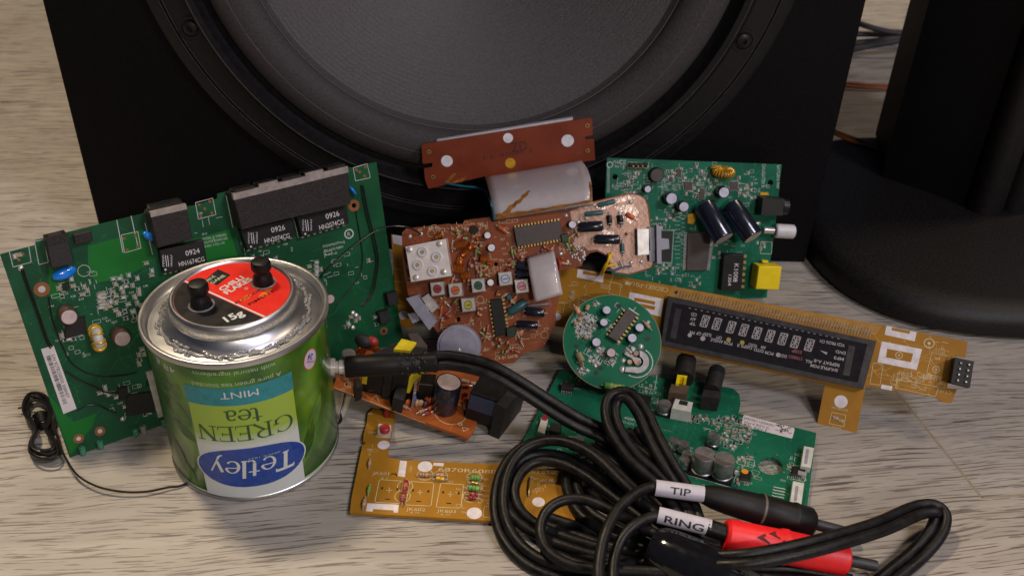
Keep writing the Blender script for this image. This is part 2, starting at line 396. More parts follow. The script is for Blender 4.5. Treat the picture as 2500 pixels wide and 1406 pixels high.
def smooth(pts, k=8):
    P = [Vector(p) for p in pts]; out = []
    for i in range(len(P) - 1):
        a = P[max(i - 1, 0)]; b = P[i]; c = P[i + 1]; d = P[min(i + 2, len(P) - 1)]
        for j in range(k):
            t = j / k; out.append(0.5 * ((2 * b) + (c - a) * t + (2 * a - 5 * b + 4 * c - d) * t * t + (3 * b - a - 3 * c + d) * t ** 3))
    out.append(P[-1]); return out
def empty(name, loc=(0, 0, 0), label=None, cat=None):
    o = bpy.data.objects.new(name, None); col.objects.link(o); o.location = Vector(loc) * S
    o.empty_display_size = 0.01
    if label: o["label"] = label; o["category"] = cat
    return o
def arcpts(cx, cy, rx, ry, a0, a1, n=16): return [(cx + rx * math.cos(math.radians(a0 + (a1 - a0) * i / n)), cy + ry * math.sin(math.radians(a0 + (a1 - a0) * i / n))) for i in range(n + 1)]
# ------------------------------------------------------------------ circuit boards
class Board:
    def __init__(s, name, label, O, u, v, cat="circuit board", mask=None):
        s.O = Vector(O); s.u = Vector(u).normalized(); v = Vector(v); s.n = s.u.cross(v).normalized(); s.v = s.n.cross(s.u)
        e = bpy.data.objects.new(name, None); col.objects.link(e); e.empty_display_size = 0.01
        m = Matrix.Identity(4)
        for i in range(3): m[i][0] = s.u[i]; m[i][1] = s.v[i]; m[i][2] = s.n[i]; m[i][3] = s.O[i] * S
        e.matrix_world = m; e["label"] = label; e["category"] = cat; s.e = e; s.silk = MB().use(silk); s.sub = None; s.count = 0
    @classmethod
    def lean(c, name, label, A, B, deg, **k):
        A = at(*A) if len(A) == 2 else Vector(A); B = at(*B) if len(B) == 2 else Vector(B)
        u = (B - A).normalized(); bk = Vector((0, 0, 1)).cross(u).normalized(); a = math.radians(deg)
        return c(name, label, A, u, Vector((0, 0, math.cos(a))) + bk * math.sin(a), **k)
    def P(s, px, py, h=0.0):
        d = ray(px, py); t = ((s.O + s.n * h - CO).dot(s.n)) / d.dot(s.n); X = CO + d * t - s.O
        return (X.dot(s.u), X.dot(s.v))
    def P3(s, px, py, h=0.0): a = s.P(px, py, h); return Vector((a[0], a[1], h))
    def loc(s, X): X = Vector(X) - s.O; return Vector((X.dot(s.u), X.dot(s.v), X.dot(s.n)))
    def world(s, X): return s.O + s.u * X[0] + s.v * X[1] + s.n * X[2]
    def k(s, px, py, h=0): a = s.P(px, py, h); b = s.P(px + 10, py, h); c = s.P(px, py + 10, h); return (math.dist(a, b) + math.dist(a, c)) / 20
    def ang(s, p, q): a = s.P(*p); b = s.P(*q); return math.atan2(b[1] - a[1], b[0] - a[0])
    def plate(s, px, m, th=0.16, holes=(), name="board"):
        s.out = [s.P(*p) for p in px]
        b = MB().use(m); b.prism(s.out, -th, 0, holes=holes); return b.build(name, s.e)
    def inside(s, p):
        c = False; o = s.out; j = len(o) - 1
        for i in range(len(o)):
            if (o[i][1] > p[1]) != (o[j][1] > p[1]) and p[0] < (o[j][0] - o[i][0]) * (p[1] - o[i][1]) / (o[j][1] - o[i][1]) + o[i][0]: c = not c
            j = i
        return c
    def poly(s, px, m, h0=0.0, h1=0.008, name=None, mb=None, parent=None):
        b = mb or MB(); b.use(m); b.prism([s.P(*p) for p in px], h0, h1)
        return b.build(name, parent or s.e) if name else b
    def block(s, name, px, h, m, h0=0.0, taper=0.0, parent=None, bev=True):
        """px: the four corners of the top face as seen"""
        b = MB().use(m); pts = [s.P(*p, h) for p in px]
        if bev:
            c = min(0.03, h * 0.2)
            b.prism(pts, h0, h - c); cx = sum(p[0] for p in pts) / len(pts); cy = sum(p[1] for p in pts) / len(pts)
            def ins(p): d = Vector((p[0] - cx, p[1] - cy)); l = d.length; d *= (l - c * 1.2) / l; return (cx + d.x, cy + d.y)
            n = len(pts); o = len(b.v); b.v += [(p[0], p[1], h - c) for p in pts] + [(*ins(p), h) for p in pts]
            for i in range(n): b.face([o + i, o + (i + 1) % n, o + n + (i + 1) % n, o + n + i])
            b.face([o + n + i for i in range(n)])
        else: b.prism(pts, h0, h)
        return b.build(name, parent or s.e)
    def chip(s, px, h, m, npin=8, sides=(0, 2), pinm=None, pl=0.12, name="chip", pw=0.45, texts=()):
        o = s.block(name, px, h, m, h0=0.02)
        pts = [s.P(*p, h) for p in px]; b = MB().use(pinm or solder); c = Vector((sum(p[0] for p in pts) / 4, sum(p[1] for p in pts) / 4))
        for sd in sides:
            a = Vector(pts[sd]); q = Vector(pts[(sd + 1) % 4]); d = (q - a); L = d.length; d.normalize(); nn = Vector((-d.y, d.x))
            if (a + q - 2 * c).dot(nn) < 0: nn = -nn
            for i in range(npin):
                p = a + d * L * (i + 0.5) / npin + nn * pl * 0.5
                b.box((p.x, p.y, 0), L / npin * pw, pl, min(h * 0.45, 0.16), math.atan2(d.y, d.x))
        b.build("pins", o)
        return o
    def cap(s, px, py, r, h, side=caps_b, top=capt_w, name="capacitor", vent=True):
        """px,py: centre of the top as seen, r in pixels"""
        p = s.P(px, py, h); R = r * s.k(px, py, h); b = MB().use(side)
        b.lathe([(R * 0.97, 0), (R, 0.03), (R, h - 0.05), (R * 0.95, h), (R * 0.86, h)], (p[0], p[1], 0), n=24, close=False)
        o = b.build(name, s.e); t = MB().use(top); t.lathe([(R * 0.87, h - 0.06), (R * 0.87, h - 0.005), (0.001, h - 0.005)], (p[0], p[1], 0), n=24, close=False)
        if vent: t.use(side)
        t.build("top", o); return o
    def rod(s, p, q, r, m, name="resistor", h=None, leads=True, bands=(), endm=None, n=12):
        """p,q: ends in pixels, r in pixels"""
        R = r * s.k(*p); h = h if h is not None else R + 0.02
        a = s.P3(*p, h); c = s.P3(*q, h); d = (c - a).normalized(); L = (c - a).length; b = MB().use(m)
        b.lathe([(R * 0.8, 0), (R, L * 0.08), (R, L * 0.92), (R * 0.8, L)], a, d, n)
        for t, bm_ in bands: b.use(bm_); b.lathe([(R * 1.02, L * t), (R * 1.02, L * (t + 0.08))], a, d, n, close=False)
        if endm: b.use(endm); b.cyl(c, d, R * 0.72, 0.015, n)
        if leads:
            b.use(tin); 
            for e, sg in ((a, -1), (c, 1)):
                f = e + d * sg * 0.15; b.tube([e, f, Vector((f.x, f.y, 0))], 0.028, 5)
        return b.build(name, s.e)
    def smd(s, px, py, ang, kind=None, l=0.2, w=0.1):
        kind = kind or random.choice("ttkbw"); key = (kind, l, w)
        if key not in SMDM:
            b = MB().use(dict(t=tan, k=ickblk, b=jackbr, w=creamp)[kind]); b.box((0, 0, 0.005), l * 0.55, w, 0.07)
            b.use(solder)
            for sg in (-1, 1): b.box((sg * l * 0.39, 0, 0.003), l * 0.24, w * 1.02, 0.075)
            b.use(silk); g = 0.03
            for a_, b_ in (((-l / 2 - g, -w / 2 - g), (l / 2 + g, -w / 2 - g)), ((-l / 2 - g, w / 2 + g), (l / 2 + g, w / 2 + g))): b.line(a_, b_, 0.018, 0)
            o = b.build("surface_mount_part", s.e); SMDM[key] = o.data
        else:
            o = bpy.data.objects.new("surface_mount_part", SMDM[key]); col.objects.link(o); o.parent = s.e
        p = s.P(px, py); o.location = (p[0] * S, p[1] * S, 0); o.rotation_euler = (0, 0, ang); s.count += 1
        return o
    def field(s, cx, cy, rx, ry, n, a0, l=0.2, w=0.1, kinds="ttkbw", p0=None, min_d=None):
        done = []; tries = 0; md = min_d or 0.17; inside = 0
        while len(done) < n and tries < n * 40:
            tries += 1; t = random.random() * 6.283; q = math.sqrt(random.random()); x = cx + rx * q * math.cos(t); y = cy + ry * q * math.sin(t)
            p = Vector(s.P(x, y))
            if all((p - d).length > md for d in done):
                done.append(p); s.smd(x, y, a0 + random.choice((0, math.pi / 2)), random.choice(kinds), l, w)
    def rect(s, px, w=0.022, mb=None):
        b = mb or s.silk; p = [s.P(*q) for q in px]
        for i in range(len(p)): b.line(p[i], p[(i + 1) % len(p)], w, 0.003)
    def path(s, px, w=0.022, mb=None, h=0.003):
        b = mb or s.silk; p = [s.P(*q) for q in px]
        for i in range(len(p) - 1): b.line(p[i], p[i + 1], w, h)
    def text(s, t, c, hpx, d, mb=None, h=0.012, wid=None, bold=0.0, rot=0.0):
        """centre c, cap height in px, direction pixel pair d=(p,q)"""
        b = mb or s.silk; p = s.P(*c, h); k = s.k(*c, h)
        b.text(t, p, hpx * k, s.ang(*d) + rot, h, wid * k if wid else None, bold)
    def marks(s, cx, cy, rx, ry, n, a0, mb=None):
        b = mb or s.silk
        for _ in range(n):
            t = random.random() * 6.283; q = math.sqrt(random.random()); p = s.P(cx + rx * q * math.cos(t), cy + ry * q * math.sin(t)); r = random.random()
            if not s.inside(p): continue
            if r < 0.45:
                b.text(random.choice("RCLQ") + str(random.randint(1, 99)), p, 0.10, a0 + random.choice((0, math.pi / 2)), 0.004)
            elif r < 0.8:
                a = a0 + random.choice((0, math.pi / 2)); l = random.uniform(0.08, 0.4); b.line(p, (p[0] + l * math.cos(a), p[1] + l * math.sin(a)), 0.02, 0)
            else:
                a = a0; l = random.uniform(0.15, 0.35); q2 = [(p[0], p[1]), (p[0] + l * math.cos(a), p[1] + l * math.sin(a))]
                q2 += [(q2[1][0] - 0.16 * math.sin(a), q2[1][1] + 0.16 * math.cos(a)), (p[0] - 0.16 * math.sin(a), p[1] + 0.16 * math.cos(a))]
                for i in range(4): b.line(q2[i], q2[(i + 1) % 4], 0.016, 0)
    def traces(s, boxpx, n, m, a0, w=0.025):
        b = MB().use(m); x0, y0, x1, y1 = boxpx
        for _ in range(n):
            p = Vector(s.P(random.uniform(x0, x1), random.uniform(y0, y1))); a = a0 + random.choice((0, 1, 2, 3)) * math.pi / 2
            for k in range(random.randint(2, 4)):
                L = random.uniform(0.15, 0.9); q = p + Vector((math.cos(a), math.sin(a))) * L
                if not (s.inside(p) and s.inside(q)): break
                b.line(p, q, w, 0.0015, 0); p = q; a += random.choice((-1, 1)) * math.pi / 4
            if s.inside(p): b.lathe([(0.05, 0.002), (0.0, 0.0021)], (p.x, p.y, 0), n=8, close=False)
        return b
    def solder_blob(s, px, py, r=0.1, m=None, name="solder_joint", sz=0.6):
        p = s.P(px, py); b = MB().use(m or solder); b.ball((p[0], p[1], 0), r, sz=sz, n=10); return b.build(name, s.e)
    def hole_ring(s, px, py, r, rin=0.45, m=None, inner=None, name="mounting_pad"):
        p = s.P(px, py); R = r * s.k(px, py); b = MB().use(m or copring)
        b.lathe([(R, 0.003), (R, 0.012), (R * rin, 0.012)], (p[0], p[1], 0), n=24, close=False)
        b.use(inner or inkblack); b.lathe([(R * rin, 0.008), (0.0, 0.008)], (p[0], p[1], 0), n=24, close=False)
        return b.build(name, s.e)
    def dot(s, px, py, rx, m=None, mb=None, h=0.01, name=None):
        p = s.P(px, py); R = rx * s.k(px, py); b = mb or MB(); b.use(m); b.lathe([(R, 0.001), (R, h), (0, h)], (p[0], p[1], 0), n=24, close=False)
        return b.build(name, s.e) if name else None
    def finish(s):
        if s.silk.v: s.silk.build("silkscreen", s.e, recalc=False)
    def wire(s, name, pts, r, m, n=8, parent=None):
        return MB().use(m).tube(smooth([s.P3(*p) for p in pts], 6), r, n).build(name, parent or s.e)
SMDM = {}
# ================================================================== floor
b = MB().use(wood)
fa = math.radians(7)
def flr(x, y): c, s_ = math.cos(-fa), math.sin(-fa); return (x * c - y * s_, x * s_ + y * c)
b.add([(*flr(*p), 0) for p in ((-220, -60), (220, -60), (220, 420), (-220, 420))], [(0, 1, 2, 3)])
b.use(seamm)
def seam(p, q, w=0.14):
    p = Vector(p[:2]); q = Vector(q[:2]); d = (q - p).normalized(); n = Vector((-d.y, d.x)) * w / 2
    b.add([(*flr(*k), 0.004) for k in (p - n, q - n, q + n, p + n)], [(0, 1, 2, 3)])
p0, p1 = at(2160, 920), at(2330, 1131); dd = (p1 - p0).normalized()
seam(p0 - dd * 0.5, p1 + dd * 2.2)
q0 = p1 + dd * 2.2; dr = Vector((math.cos(fa), math.sin(fa), 0)); seam(q0 - dr * 0.0, q0 + dr * 60, 0.12)
q1 = at(30, 690); seam(q1 - dr * 90, q1 + dr * 5, 0.06)
fo = b.build("floor", recalc=False); fo["kind"] = "structure"; fo.rotation_euler = (0, 0, fa)
# ================================================================== big speaker
YF = 50.85; CX, CZ = -2.9, 20.2
sp = empty("loudspeaker", (-3.7, YF + 18, 0), "big black loudspeaker cabinet with its large round woofer standing behind the circuit boards", "loudspeaker")
def spb(b, name, parent=None):
    o = b.build(name, parent or sp)
    if parent is None: o.matrix_parent_inverse = Matrix.Translation(-sp.location)
    return o
bx = MB().use(cabm); xz = lambda p: (p.x, YF + p.z, p.y)
circ = [(CX + 15.2 * math.cos(2 * math.pi * i / 96), CZ + 15.2 * math.sin(2 * math.pi * i / 96)) for i in range(96)]
bx.prism([(-25.5, 0), (18.1, 0), (18.1, 58), (-25.5, 58)], 0, 2.0, holes=[circ], xf=xz)
for a_, c_ in (((-25.5, 0), (18.1, 2)), ((-25.5, 56), (18.1, 58)), ((-25.5, 2), (-23.5, 56)), ((16.1, 2), (18.1, 56))):
    bx.prism([a_, (c_[0], a_[1]), c_, (a_[0], c_[1])], 2.0, 40, xf=xz)
bx.prism([(-25.5, 0), (18.1, 0), (18.1, 58), (-25.5, 58)], 40, 41, xf=xz)
spb(bx, "cabinet")
AX = (0, -1, 0); WO = (CX, YF, CZ)
fr = MB().use(framem)
fr.lathe([(14.4, -2), (17.65, 0.0), (17.65, 0.30), (17.5, 0.42), (16.95, 0.48), (16.90, 0.36), (16.82, 0.36), (16.75, 0.50), (15.65, 0.56), (15.55, 0.80), (15.3, 0.95), (15.0, 0.90), (14.9, 0.55), (14.75, 0.20), (14.4, -0.1), (14.4, -2)], WO, AX, 160, close=False)
fobj = spb(fr, "woofer_frame")
su = MB().use(surrm)
su.lathe([(14.75, -0.25), (14.55, -0.1)] + [(13.20 + 1.25 * math.cos(math.radians(a)), 0.05 + 0.95 * math.sin(math.radians(a))) for a in range(0, 181, 12)] + [(11.97, 0.03), (11.93, 0.09), (11.88, 0.09), (11.84, 0.02), (11.7, -0.16)], WO, AX, 160, close=False)
spb(su, "surround")
co = MB().use(conem)
co.lathe([(11.95, -0.12), (11.7, -0.22), (9, -1.6), (6.5, -3.1), (4.5, -4.4), (4.4, -4.5)], (0, 0, 0), AX, 160, close=False)
coo = co.build("cone", sp); coo.matrix_parent_inverse = Matrix.Translation(-sp.location); coo.location = Vector(WO) * S
dc = MB().use(surrm)
dc.lathe([(4.75, -4.3), (4.6, -4.0), (4.4, -3.9)] + [(4.4 * math.cos(math.radians(a)), -3.9 + 1.5 * math.sin(math.radians(a))) for a in range(10, 91, 10)], WO, AX, 80, close=False)
spb(dc, "dust_cap")
gl = K("glue_line", (0.15, 0.12, 0.095), 0.5); gk = K("frame_edge", (0.055, 0.050, 0.052), 0.45)
for rr_, yy_, tt_, m_, nm_ in ((11.92, 0.10, 0.022, gl, "edge_line"), (13.25, 1.005, 0.014, gl, "mould_line"), (16.92, 0.50, 0.016, gk, "frame_line"), (16.74, 0.51, 0.016, gk, "frame_line"), (15.32, 0.95, 0.03, gk, "frame_line")):
    b = MB().use(m_); b.ring((CX, YF - yy_, CZ), AX, rr_, tt_, 160, 5); spb(b, nm_)
for k in range(8):
    a = math.radians(203 + 45 * k); c = Vector((CX + 15.98 * math.cos(a), YF - 0.52, CZ + 15.98 * math.sin(a)))
    bo = MB().use(black); bo.lathe([(0.62, -0.02), (0.62, 0.10), (0.50, 0.10), (0.48, 0.02), (0.40, 0.02), (0.38, 0.22), (0.2, 0.30), (0.16, 0.30), (0.14, 0.14), (0.0, 0.14)], c, AX, 20, close=False)
    spb(bo, "bolt")
# ================================================================== tower on its base plate, right
tw = empty("speaker_stand", (29, 55, 0), "tall black tower on a thick rounded base plate at the right edge", "speaker stand")
def supr(cx, cy, a, bb, n, k=64):
    o = []
    for i in range(k):
        t = 2 * math.pi * i / k; c, s_ = math.cos(t), math.sin(t)
        o.append((cx + a * abs(c) ** (2 / n) * (1 if c > 0 else -1), cy + bb * abs(s_) ** (2 / n) * (1 if s_ > 0 else -1)))
    return o
bs = MB().use(standm); prof = [(0.35, 0.0), (0.0, 0.25), (0.0, 1.0), (0.28, 1.45), (0.9, 1.75), (1.7, 1.85)]
rings = []
for ins, z in prof: rings.append([(x, y, z) for x, y in supr(29.7, 54.9, 11.5 - ins, 11.6 - ins, 2.9)])
vs = [p for r in rings for p in r]; k = 64; fs = []
for j in range(len(prof) - 1):
    for i in range(k): fs.append((j * k + i, j * k + (i + 1) % k, (j + 1) * k + (i + 1) % k, (j + 1) * k + i))
o_ = len(bs.v); bs.add(vs, fs, True); bs.face([o_ + i for i in range(k)]); bs.face([o_ + (len(prof) - 1) * k + i for i in range(k)])
o = bs.build("base", tw); o.matrix_parent_inverse = Matrix.Translation(-tw.location)
cl = MB().use(cabm); cl.prism([(24.9, 59.1), (29.2, 55.5), (29.9, 55.3), (31.2, 56.0), (36, 60), (36, 68), (26.5, 66)], 1.85, 75)
o = cl.build("tower", tw); o.matrix_parent_inverse = Matrix.Translation(-tw.location)
for px_, py_ in ((2400, 506), (2473, 502)):
    c = at(px_, py_, 1.85); b = MB().use(standm); b.cyl((c.x, c.y, 1.85), (0, 0, 1), 1.15, 72, 24)
    o = b.build("pillar", tw); o.matrix_parent_inverse = Matrix.Translation(-tw.location)
# cables seen in the gap
def floorwire(name, label, cat, pts, r, m, more=()):
    b = MB().use(m)
    for P_ in (pts,) + tuple(more): b.tube(smooth([at(*p) for p in P_], 6), r, 8)
    o = b.build(name); o["label"] = label; o["category"] = cat; return o
greyc = K("grey_cable", (0.030, 0.030, 0.032), 0.5)
cuw = K("copper_speaker_wire", (0.30, 0.085, 0.03), 0.35, coat=0.3)
floorwire("cable_bundle", "dark grey cables crossing the gap between loudspeaker and tower", "cable", [(2060, 45, 2), (2111, 63, 2), (2170, 78, 1.6), (2240, 82, 1.6), (2300, 84, 1.6)], 0.28, greyc,
          ([(2050, 84, 1), (2110, 84, 1), (2170, 86, 1), (2240, 92, 1), (2300, 90, 1)], [(2040, 130, 1), (2100, 118, 1), (2170, 104, 1.6), (2250, 92, 2)], [(2040, 112, .4), (2100, 104, .4), (2170, 96, 1), (2250, 80, 1.4)]))
floorwire("speaker_wire", "upper copper coloured speaker wire lying on the floor behind the base plate", "wire", [(2040, 202, .3), (2073, 204, .3), (2130, 208, .3), (2198, 208, .3), (2260, 206, .3)], 0.14, cuw,
          ([(2040, 211, .3), (2073, 212, .3), (2130, 216, .3), (2198, 217, .3), (2260, 215, .3)],))
floorwire("speaker_wire", "lower copper coloured speaker wire draped over the back of the base plate", "wire", [(2010, 308, 1.2), (2044, 322, 1.9), (2090, 340, 2.0), (2156, 358, 2.0), (2200, 366, 2.0)], 0.12, cuw,
          ([(2010, 314, 1.2), (2044, 330, 1.9), (2090, 348, 2.0), (2156, 366, 2.0), (2200, 374, 2.0)],))
# ================================================================== tea can
CC = Vector((-11.84, 33.54, 0)); R0 = 3.8
can = empty("tea_can", CC, "upside down green tea tin with a red and black spice lid glued on top", "tin can")
def cb(b, name, parent=None):
    o = b.build(name, parent or can); return o
def canat(px, py, R=R0):
    d = ray(px, py); o = CO - CC; A = d.x ** 2 + d.y ** 2; B = 2 * (o.x * d.x + o.y * d.y); C = o.x ** 2 + o.y ** 2 - R * R
    q = B * B - 4 * A * C; q = max(q, 0); t = (-B - math.sqrt(q)) / (2 * A); p = o + d * t
    return (math.atan2(p.y, p.x) * R0, p.z)
def cyl_fn(off): return lambda s_, z: ((R0 + off) * math.cos(s_ / R0), (R0 + off) * math.sin(s_ / R0), z)
b = MB().use(teaprint)
b.lathe([(3.72, 0.12), (3.8, 0.22), (3.8, 7.55)], (0, 0, 0), n=96, close=False); body = cb(b, "can_body")
b = MB().use(cantin)
b.lathe([(3.5, 0.28), (3.62, 0.0), (3.76, 0.0), (3.84, 0.06), (3.84, 0.20), (3.8, 0.24)], (0, 0, 0), n=96, close=False); b.lathe([(3.5, 0.28), (0.01, 0.28)], (0, 0, 0), n=48, close=False)
cb(b, "bottom_rim")
b = MB().use(cantin)
b.lathe([(3.8, 7.45), (3.88, 7.52), (3.95, 7.58), (3.96, 7.78), (3.92, 7.85), (3.85, 7.87), (3.78, 7.84), (3.74, 7.74), (3.70, 7.50), (3.62, 7.44), (3.50, 7.46), (3.35, 7.50), (1.5, 7.50)], (0, 0, 0), n=128, close=False)
cb(b, "top_rim")
# glued lid of a spice tin
b = MB().use(cantin)
b.lathe([(3.10, 7.46), (3.04, 7.56), (2.90, 7.66), (2.76, 7.78), (2.66, 7.90), (2.63, 7.95), (2.66, 8.02), (2.66, 8.42), (2.60, 8.54), (2.53, 8.60), (2.47, 8.60), (2.43, 8.53), (2.40, 8.50), (0.01, 8.50)], (0, 0, 0), n=128, close=False)
for i in range(110):
    a = 2 * math.pi * i / 110; b.box((2.66 * math.cos(a), 2.66 * math.sin(a), 8.08), 0.018, 0.05, 0.24, a)
lid = cb(b, "spice_lid")
b = MB().use(gluem)
gp = [((3.10 + 0.04 * math.sin(i * 1.7)) * math.cos(2 * math.pi * i / 90), (3.10 + 0.04 * math.sin(i * 1.7)) * math.sin(2 * math.pi * i / 90), 7.52 + 0.03 * math.sin(i * 2.3)) for i in range(90)]
b.tube(gp, [0.07 + 0.03 * random.random() for _ in gp], 10, True)
for i in range(150):
    a = random.random() * 6.283; r = random.uniform(2.95, 3.28); b.ball((r * math.cos(a), r * math.sin(a), 7.57 + (3.15 - r) * 0.35), random.uniform(0.04, 0.10), 1.8, 0.9, 0.6, n=8, ang=a + 1.57)
cb(b, "glue_bead")
# lid artwork
def lidp(px, py): p = at(px, py, 8.52) - CC; return (p.x, p.y)
b = MB().use(c_red); b.lathe([(2.39, 8.505), (2.39, 8.515), (0.01, 8.515)], (0, 0, 0), n=96, close=False)
la, lb = Vector(lidp(445, 686)), Vector(lidp(639, 773)); ld = (lb - la).normalized(); ln = Vector((ld.y, -ld.x))
if ln.dot(Vector(lidp(470, 760)) - la) < 0: ln = -ln
def chord(off0, off1, m, z):      # strip of the lid disc between two parallel chords
    b.use(m); q = []
    for off, fwd_ in ((off0, 1), (off1, -1)):
        d0 = (la + ln * off); d0 = d0 - ld * d0.dot(ld); hh = math.sqrt(max(0, 2.385 ** 2 - d0.length ** 2)); q.append((d0, hh))
    if off1 > 5:
        d0, hh = q[0]; a0 = math.atan2(*(d0 - ld * hh).yx); a1 = math.atan2(*(d0 + ld * hh).yx); am = math.atan2(ln.y, ln.x)
        def un(a, r): 
            while a - r > math.pi: a -= 2 * math.pi
            while a - r < -math.pi: a += 2 * math.pi
            return a
        a0 = un(a0, am); a1 = un(a1, am)
        b.prism([(2.385 * math.cos(a0 + (a1 - a0) * i / 40), 2.385 * math.sin(a0 + (a1 - a0) * i / 40)) for i in range(41)], 8.505, z)
    else:
        (d0, h0), (d1, h1) = q; b.prism([tuple(d0 - ld * h0), tuple(d0 + ld * h0), tuple(d1 + ld * h1), tuple(d1 - ld * h1)], 8.505, z)
chord(0.02, 9, c_blk, 8.522); chord(-0.10, -0.02, c_white, 8.524)
b.use(c_org)
for (x, y, rx, ry) in ((648, 716, 0.38, 0.15), (600, 727, 0.34, 0.12)):
    c = lidp(x, y); b.prism([(c[0] + (rx * math.cos(t / 12 * 6.283)) * ld.y * -1 + ry * math.sin(t / 12 * 6.283) * ld.x, c[1] + rx * math.cos(t / 12 * 6.283) * ld.x + ry * math.sin(t / 12 * 6.283) * ld.y) for t in range(12)], 8.51, 8.519)
b.use(c_blk); b.prism([lidp(500, 684), lidp(532, 657), lidp(563, 671), lidp(530, 696)], 8.51, 8.522)
def lidtext(t, p, q, size, m, bold=0.02):
    a = Vector(lidp(*p)); c = Vector(lidp(*q)); b.use(m); n0 = (c - a); ang = math.atan2(n0.y, n0.x); m_ = (a + c) / 2
    b.text(t, m_, size, ang, 8.528, n0.length, bold)
lidtext("AN K", (504, 687), (524, 673), 0.20, c_pale); lidtext("GANE", (515, 692), (548, 672), 0.20, c_pale)
lidtext("CHILLI", (537, 708), (592, 676), 0.30, c_white, 0.03); lidtext("FLAKES", (549, 716), (612, 680), 0.30, c_white, 0.03)
lidtext("FLOCONS", (575, 741), (650, 699), 0.17, c_blk, 0.01); lidtext("PIMENT", (607, 744), (669, 709), 0.17, c_blk, 0.01)
lidtext("15g", (548, 781), (592, 762), 0.42, c_white, 0.03)
b.use(c_white); c = lidp(601, 704); b.ring((c[0], c[1], 8.52), (0, 0, 1), 0.07, 0.012, 14, 4)
b.build("lid_label", lid, recalc=False)
# banana posts
for (bx_, by_) in ((643, 690), (492, 745)):
    p = at(bx_, by_, 8.52) - CC; b = MB().use(cablem)
    b.lathe([(0.43, 0), (0.43, 0.22), (0.38, 0.40), (0.31, 0.50), (0.31, 0.58), (0.38, 0.66), (0.42, 0.76), (0.42, 1.02), (0.37, 1.12), (0.26, 1.15), (0.001, 1.15)], (p.x, p.y, 8.52), n=24, close=False)
    for i in range(14):
        a = 2 * math.pi * i / 14; b.box((p.x + 0.41 * math.cos(a), p.y + 0.41 * math.sin(a), 9.27), 0.03, 0.04, 0.24, a)
    po = cb(b, "binding_post")
    b = MB().use(gluem); b.ring((p.x, p.y, 8.53), (0, 0, 1), 0.50, 0.045, 24, 6); cb(b, "glue_ring", po)
# socket on the side
sa = Vector((3.8, 0.55, 4.2)); sd = Vector((1, 0.05, 0)).normalized()
b = MB().use(tin); b.cyl(sa - sd * 0.1, sd, 0.42, 0.22, 24, 0.03); b.cyl(sa, sd, 0.28, 0.55, 24, 0.02); cb(b, "jack_socket")
# printed label, laid out as arc length (s) and height (z)
CP = canat
lab = MB()
def patch(s0, s1, z0, z1, off, m, n=28, skew=0.0):
    lab.use(m); f = cyl_fn(off); vs = []; fs = []; rows = 6
    for j in range(rows + 1):
        for i in range(n + 1):
            z = z0 + (z1 - z0) * j / rows; vs.append(f(s0 + (s1 - s0) * i / n + skew * (z - z0), z))
    for j in range(rows):
        for i in range(n): a = j * (n + 1) + i; fs.append((a, a + 1, a + n + 2, a + n + 1))
    lab.add(vs, fs, True)
def blob(pts, off, m):     # convex outline filled by rings from its centre
    lab.use(m); f = cyl_fn(off); cx = sum(p[0] for p in pts) / len(pts); cy = sum(p[1] for p in pts) / len(pts); n = len(pts); vs = [f(cx, cy)]; fs = []
    for j in range(1, 6):
        for p in pts: vs.append(f(cx + (p[0] - cx) * j / 5, cy + (p[1] - cy) * j / 5))
    for i in range(n): fs.append((0, 1 + i, 1 + (i + 1) % n))
    for j in range(4):
        for i in range(n): a = 1 + j * n + i; c = 1 + j * n + (i + 1) % n; fs.append((a, c, c + n, a + n))
    lab.add(vs, fs, True)
sL = (CP(459, 960)[0] + CP(490, 1133)[0]) / 2; sR = (CP(716, 945)[0] + CP(738, 1130)[0]) / 2
zT1 = CP(590, 944)[1]; zT0 = CP(590, 988)[1]; zB = 0.25
patch(sL, sR, zB, zT0, 0.010, c_fade); patch(sL - 0.05, sR + 0.03, zT0, zT1, 0.014, c_teal)
patch(-R0 * math.pi * 1.0, R0 * math.pi * 0.5, 0.23, 0.36, 0.008, c_pale, 90)
# mint leaves left of the panel
for (x, y, w, h_, a, m) in ((415, 985, .75, .36, -35, c_leaf), (440, 1010, .9, .4, -60, c_leafl), (405, 940, .6, .3, 20, c_leaf), (430, 960, .65, .3, 70, c_leafl), (450, 1050, .7, .3, -40, c_leaf), (770, 1010, 1.0, .35, 60, c_leafl), (755, 1070, 1.0, .3, 70, c_leaf), (440, 1110, .9, .35, -75, c_leaf), (462, 1150, .7, .3, -60, c_leafl)):
    c = CP(x, y); a = math.radians(a)
    blob([(c[0] + w * math.cos(t) * math.cos(a) - h_ * math.sin(t) * abs(math.sin(t)) * math.sin(a), c[1] + w * math.cos(t) * math.sin(a) + h_ * math.sin(t) * abs(math.sin(t)) * math.cos(a)) for t in [i / 20 * 6.283 for i in range(20)]], 0.006 + 0.001 * random.random(), m)
zO = (CP(613, 1092)[1] + CP(611, 1187)[1]) / 2; hO = (CP(613, 1092)[1] - CP(611, 1187)[1]) / 2; s0 = CP(489, 1142)[0]; s1 = CP(747, 1128)[0]; sO = (s0 + s1) / 2; wO = (s1 - s0) / 2
ov = lambda k_: [(sO + wO * k_ * abs(math.cos(t)) ** 0.8 * (1 if math.cos(t) > 0 else -1), zO + hO * k_ * math.sin(t)) for t in [i / 48 * 6.283 for i in range(48)]]
blob(ov(1.03), 0.018, c_white); blob(ov(1.0), 0.022, c_blue)
